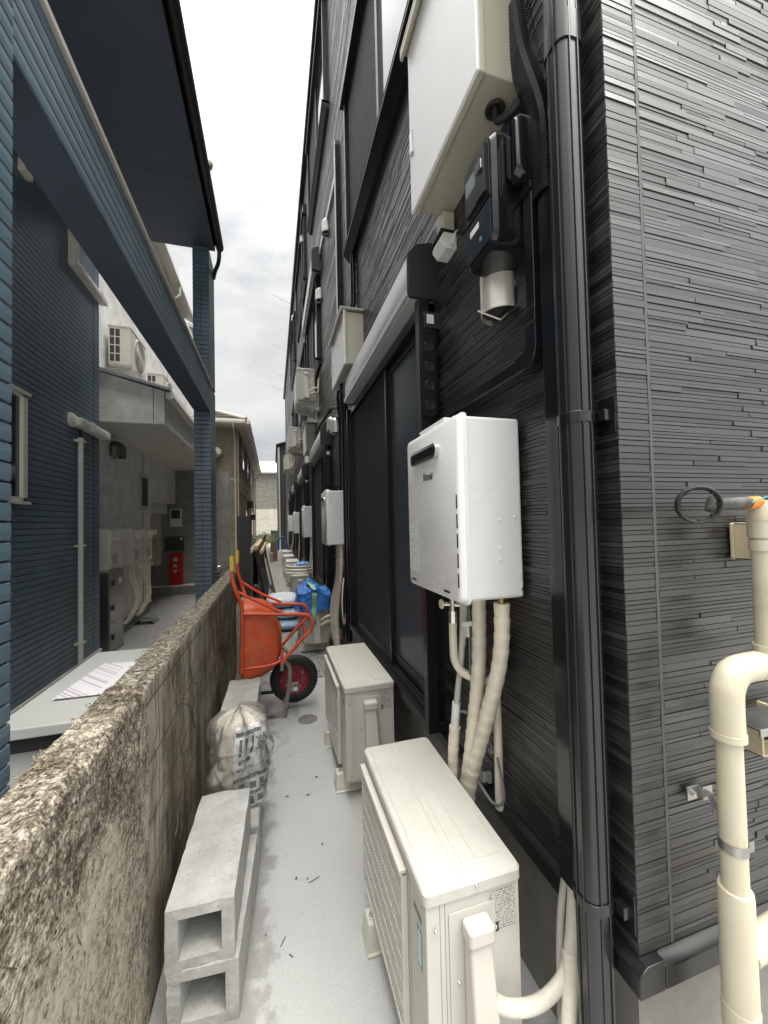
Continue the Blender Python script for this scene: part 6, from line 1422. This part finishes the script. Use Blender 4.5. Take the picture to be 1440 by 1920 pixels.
# shrub by the far wall
sh = T('shrub', 'small bright green shrub above the block wall at the far end', 'shrub', (-.62, 25, -.3))
m = MB()
for i in range(900):
    a_, r_ = rnd.uniform(0,6.28), rnd.random()**.5; c = Vector((-.55+.55*r_*math.cos(a_)*1.1, 25+.9*r_*math.sin(a_), .45+rnd.random()*.75*(1-.4*r_)))
    d = Vector((rnd.uniform(-1,1),rnd.uniform(-1,1),rnd.uniform(-.2,1))).normalized()*rnd.uniform(.05,.10); s_ = d.orthogonal().normalized()*d.length*.4
    m.add([c, c+d*.5+s_, c+d, c+d*.5-s_], [(0,1,2,3)])
m.build('leaves', M['leaf'], sh, recalc=False)
m = MB()
for i in range(7): m.tube([(-.6,25,-.3),(-.6+rnd.uniform(-.2,.3),25+rnd.uniform(-.3,.3),.3),(-.55+rnd.uniform(-.5,.5),25+rnd.uniform(-.7,.7),.95)], .012, 5)
m.build('stem', M['twig'], sh)
# aerials along the roof edge
for i, (y, z) in enumerate(((15.0,9.9),(18.5,9.6),(21.5,9.5),(23.6,9.45))):
    a = T('tv_aerial', ('nearest','second','third','farthest')[i]+' thin TV aerial jutting past the roof edge of the black block', 'aerial', (.8, y, 9.4), 'TV aerials on the roof of the black block')
    MB().cyl((.85,y,9.4),(.85,y,z+.3),.012,6).build('mast', M['cable'], a); m = MB().cyl((.85,y,z+.2),(.1,y-.2,z+.38),.008,6)
    for k in range(7): p = Vector((.85,y,z+.2)).lerp(Vector((.1,y-.2,z+.38)), .15+.14*k); m.cyl((p.x,p.y-.12,p.z-.16),(p.x,p.y+.12,p.z+.16),.005,5)
    m.build('boom', M['cable'], a)
# bicycle behind the wall
bk = T('bicycle', 'black bicycle parked behind the boundary wall beside the blue post', 'bicycle', (-1.15, 8.6, -.26))
for k, yy in enumerate((8.0, 9.1)):
    w_ = MB().torus((-1.15,yy,.06), .31, .02, 'x', 36, 8).build('wheel', M['tyre'], bk, smooth=60); m = MB()
    for i in range(14): a_ = 6.28*i/14; m.cyl((-1.15,yy,.06),(-1.15,yy+.3*math.cos(a_),.06+.3*math.sin(a_)),.0018,4)
    m.build('spokes', M['chrome'], w_)
MB().tube([(-1.15,8.0,.06),(-1.15,8.12,.42),(-1.15,8.18,.62)], .016, 8).tube([(-1.15,8.15,.5),(-1.15,8.6,.05),(-1.15,8.75,.5)], .016, 8).tube([(-1.15,8.6,.05),(-1.15,9.1,.06),(-1.15,8.73,.45)], .011, 8).build('frame', M['ac_dark'], bk, smooth=60)
MB().tube([(-1.15,8.18,.6),(-1.15,8.2,.74),(-1.05,8.2,.8),(-.93,8.24,.78),(-.86,8.34,.76)], .012, 8, True, 4).tube([(-1.15,8.2,.74),(-1.25,8.2,.8),(-1.37,8.24,.78),(-1.44,8.34,.76)], .012, 8, True, 4).build('handlebar', M['chrome'], bk, smooth=60)
MB().cyl((-.88,8.30,.765),(-.83,8.42,.75),.018,8).cyl((-1.42,8.30,.765),(-1.47,8.42,.75),.018,8).build('handle_grip', M['blackrub'], bk, smooth=60)
MB().surf(lambda u, v: (-1.15+(.15+.04*v)*(1 if (u*4)%4 < 1 else -1 if 2 <= u*4 < 3 else (1-2*((u*4)-1)) if u*4 < 2 else (-1+2*((u*4)-3))), 7.86+(.11+.02*v)*((-1+2*(u*4)) if u*4 < 1 else 1 if u*4 < 2 else (1-2*(u*4-2)) if u*4 < 3 else -1), .42+.22*v), 24, 6, True).build('basket', M['ac_dark'], bk)
MB().prism([(8.62,.58),(8.9,.62),(8.9,.66),(8.6,.64)], 'x', -1.23, -1.07).build('saddle', M['blackrub'], bk, bevel=.02)

# ============================================================ things behind the clear pane
pillow('plastic_bag', 'blue plastic bundle seen through the near window glass', 1.05, 2.15, .72, .16, .22, .62, 'blue', 4, 'bag')
tag(MB().box(.84,1.05,1.85,2.2,.705,.93).build('carton', M['label'], bevel=.01), 'white box seen low behind the near window glass', 'box')

# ============================================================ cream drain pipes on the front wall
cp = T('drain_stack', 'thick cream drain pipes with elbows at the right edge, fixed to the front wall', 'pipe', (.93, .60, -.1))
def pt(pts, r, nm, seg=24, sub=8): return MB().tube(pts, r, seg, True, sub).build(nm, M['cream'], cp, smooth=50)
PX, PY, QX = .960, .62, 1.108
MB().cyl((PX,PY,.80),(PX,PY,1.15),.0245,28).build('upper_pipe', M['cream'], cp, smooth=50)
MB().cyl((PX,PY,.70),(PX,PY,.80),.0245,28).build('lower_pipe', M['cream'], cp, smooth=50)
MB().tube([(PX,PY,1.105),(PX,PY,1.185),(PX+.006,PY,1.212),(PX+.022,PY,1.233),(PX+.05,PY,1.242),(PX+.10,PY,1.243)], .0305, 28, True, 6).cyl((PX,PY,1.098),(PX,PY,1.112),.0325,28).build('elbow', M['cream'], cp, smooth=40)
MB().tube([(PX,PY,.775),(PX,PY,.765),(PX,PY,.52)], [.0305,.032,.032], 28).build('coupling', M['cream'], cp, smooth=35)
MB().cyl((PX+.02,PY,.635),(PX+.20,PY,.655),.029,24).build('branch', M['cream'], cp, smooth=50)
MB().cyl((PX,PY,.53),(PX,PY,.475),.0335,28).cyl((PX,PY,.48),(PX,PY,-.1),.0300,28).build('foot_pipe', M['cream'], cp, smooth=40)
MB().cyl((QX,PY,1.23),(QX,PY,1.60),.0255,28).cyl((QX,PY,1.23),(QX,PY,1.285),.031,28).cyl((QX,PY,1.505),(QX,PY,1.53),.029,28).cyl((QX,PY,1.535),(QX,PY,1.575),.030,28).build('riser', M['cream'], cp, smooth=40)
MB().lathe([(.031,1.575),(.031,1.60),(.022,1.62),(0,1.623)], (QX,PY,0), 'z', 28).build('riser_cap', M['cream'], cp, smooth=40)
MB().cyl((PX+.09,PY,1.243),(QX+.05,PY,1.243),.0285,28).cyl((PX+.085,PY,1.243),(PX+.105,PY,1.243),.0315,28).build('cross_pipe', M['cream'], cp, smooth=40)
def sqb(x0, z0, lab):
    t = T('wall_bracket', lab, 'bracket', (x0+.05, .71, z0), 'cream plastic pipe brackets on the front wall')
    MB().box(x0,x0+.115,.708,.719,z0,z0+.095).build('back_plate', M['creamd'], t, bevel=.004)
    MB().box(x0,x0+.007,.672,.708,z0,z0+.095).box(x0,x0+.115,.672,.708,z0,z0+.006).box(x0,x0+.115,.672,.708,z0+.089,z0+.095).build('rim', M['creamd'], t, bevel=.002)
    MB().box(x0+.018,x0+.023,.7065,.709,z0+.02,z0+.085).box(x0+.035,x0+.085,.7065,.709,z0+.014,z0+.022).build('slot', M['groove'], t)
    MB().lathe([(0,-.005),(.006,-.004),(.007,0)], (x0+.0205,.7075,z0+.032), 'y', 10).build('screw', M['chrome'], t, smooth=50)
    MB().box(x0+.045,x0+.13,.62,.708,z0+.098,z0+.104).box(x0+.045,x0+.052,.62,.708,z0+.098,z0+.12).build('arm', M['creamd'], t, bevel=.002)
sqb(1.150, 1.474, 'cream slotted bracket high on the front wall below the orange sleeve'); sqb(1.158, .985, 'cream slotted bracket lower on the front wall beside the drain elbow')
a = MB().box(1.06,1.36,.62,.70,1.092,1.098).box(1.06,1.36,.617,.623,1.08,1.098).build('metal_rail', M['zinc'], bevel=.002); tag(a, 'flat metal strip beside the drain elbow at the right edge', 'metal strip')
t = T('pipe_clamp', 'steel pipe clamp on a strut holding the cream drain pipe to the front wall', 'pipe clamp', (.95, .66, .9))
MB().box(.955,.990,.7105,.716,.900,.932).box(.990,.995,.70,.716,.900,.932).box(.995,1.022,.70,.705,.900,.932).build('wall_plate', M['zinc'], t, bevel=.001)
MB().tube([(1.008,.70,.915),(.985,.645,.886)], .008, 4).build('strut', M['zinc'], t)
MB().lathe([(.0252,-.010),(.0265,-.010),(.0265,.010),(.0252,.010)], (PX,PY,.868), 'z', 36, True).box(PX+.020,PX+.036,PY-.018,PY-.012,.857,.880).build('band', M['zinc'], t, smooth=40)
MB().lathe([(0,-.006),(.006,-.006),(.006,0)], (.972,.7105,.916), 'y', 6).lathe([(0,-.008),(.006,-.008),(.006,0)], (1.0,.69,.902), 'y', 6).build('bolt', M['chrome'], t)
t = T('hose_ring', 'black ring clamp on a black and orange taped pipe end at the right edge', 'pipe', (.95, .6, 1.61))
rg = MB(); c = Vector((.901,.62,1.614)); nrm = Vector((.62,.78,.1)).normalized(); e1 = nrm.cross(Vector((0,0,1))).normalized(); e2 = e1.cross(nrm)
def ringp(r, k): return [c + e1*r*math.cos(6.2832*i/40) + e2*r*math.sin(6.2832*i/40) + nrm*k for i in range(41)]
rg.tube(ringp(.039,-.006), .0035, 6, False).tube(ringp(.039,.006), .0035, 6, False).tube(ringp(.036,0), .0032, 6, False)
for i in range(8): a_ = 6.2832*i/8; d = e1*math.cos(a_)+e2*math.sin(a_); rg.tube([c+d*.034-nrm*.006, c+d*.034+nrm*.006], .0025, 5)
rg.build('ring', M['blackrub'], t, smooth=60)
MB().cyl((.945,.62,1.614),(1.06,.62,1.618),.0135,20).cyl((.938,.62,1.600),(.950,.62,1.627),.012,12).build('taped_pipe', mat('dusty_black_tape', (.06,.06,.058), .55, .4, 14, .2, 60, dirt=.4, dcol=(.16,.15,.13)), t, smooth=50)
MB().cyl((1.055,.62,1.617),(1.09,.62,1.618),.0145,20).build('orange_sleeve', mat('orange_sleeve', (.75,.25,.02), .45, .1, 10), t, smooth=50)
MB().tube([(1.04,.603,1.617),(1.08,.600,1.628),(1.14,.59,1.645)], .0016, 6).build('green_wire', M['teal'], t)
# paper scrap on the path at the bottom edge and a few dead leaves
def scrap(u, v): return (.20+.10*u-.02*v, .865+.06*v, .004+.018*abs(noise.noise(Vector((u*4,v*4,3))))+.012*math.sin(u*3.1))
tag(MB().surf(scrap, 14, 8).build('plastic_scrap', M['whiteplastic'], smooth=60, solid=.002), 'white plastic scrap on the path at the bottom edge of the picture', 'litter')
lv = MB()
for i in range(12):
    x, y = rnd.uniform(-.05,.33), rnd.uniform(.95,3.9); a_ = rnd.uniform(0,6.28); l = rnd.uniform(.004,.014)
    c_ = Vector((x,y,.004)); d = Vector((math.cos(a_),math.sin(a_),.1))*l; s_ = Vector((-math.sin(a_),math.cos(a_),.4))*l*.5
    lv.add([c_-d, c_+s_, c_+d, c_-s_+Vector((0,0,.003))], [(0,1,2),(0,2,3)])
for x, y, a_, l in ((.13,1.78,.3,.05),(.005,1.55,1.0,.035),(.05,1.5,2.4,.02)): lv.tube([(x,y,.003),(x+math.cos(a_)*l,y+math.sin(a_)*l,.004)], .0016, 5)
stuff(lv.build('leaf_litter', M['vine'], recalc=False), 'bits of dead leaf and twig scattered on the concrete path', 'litter')
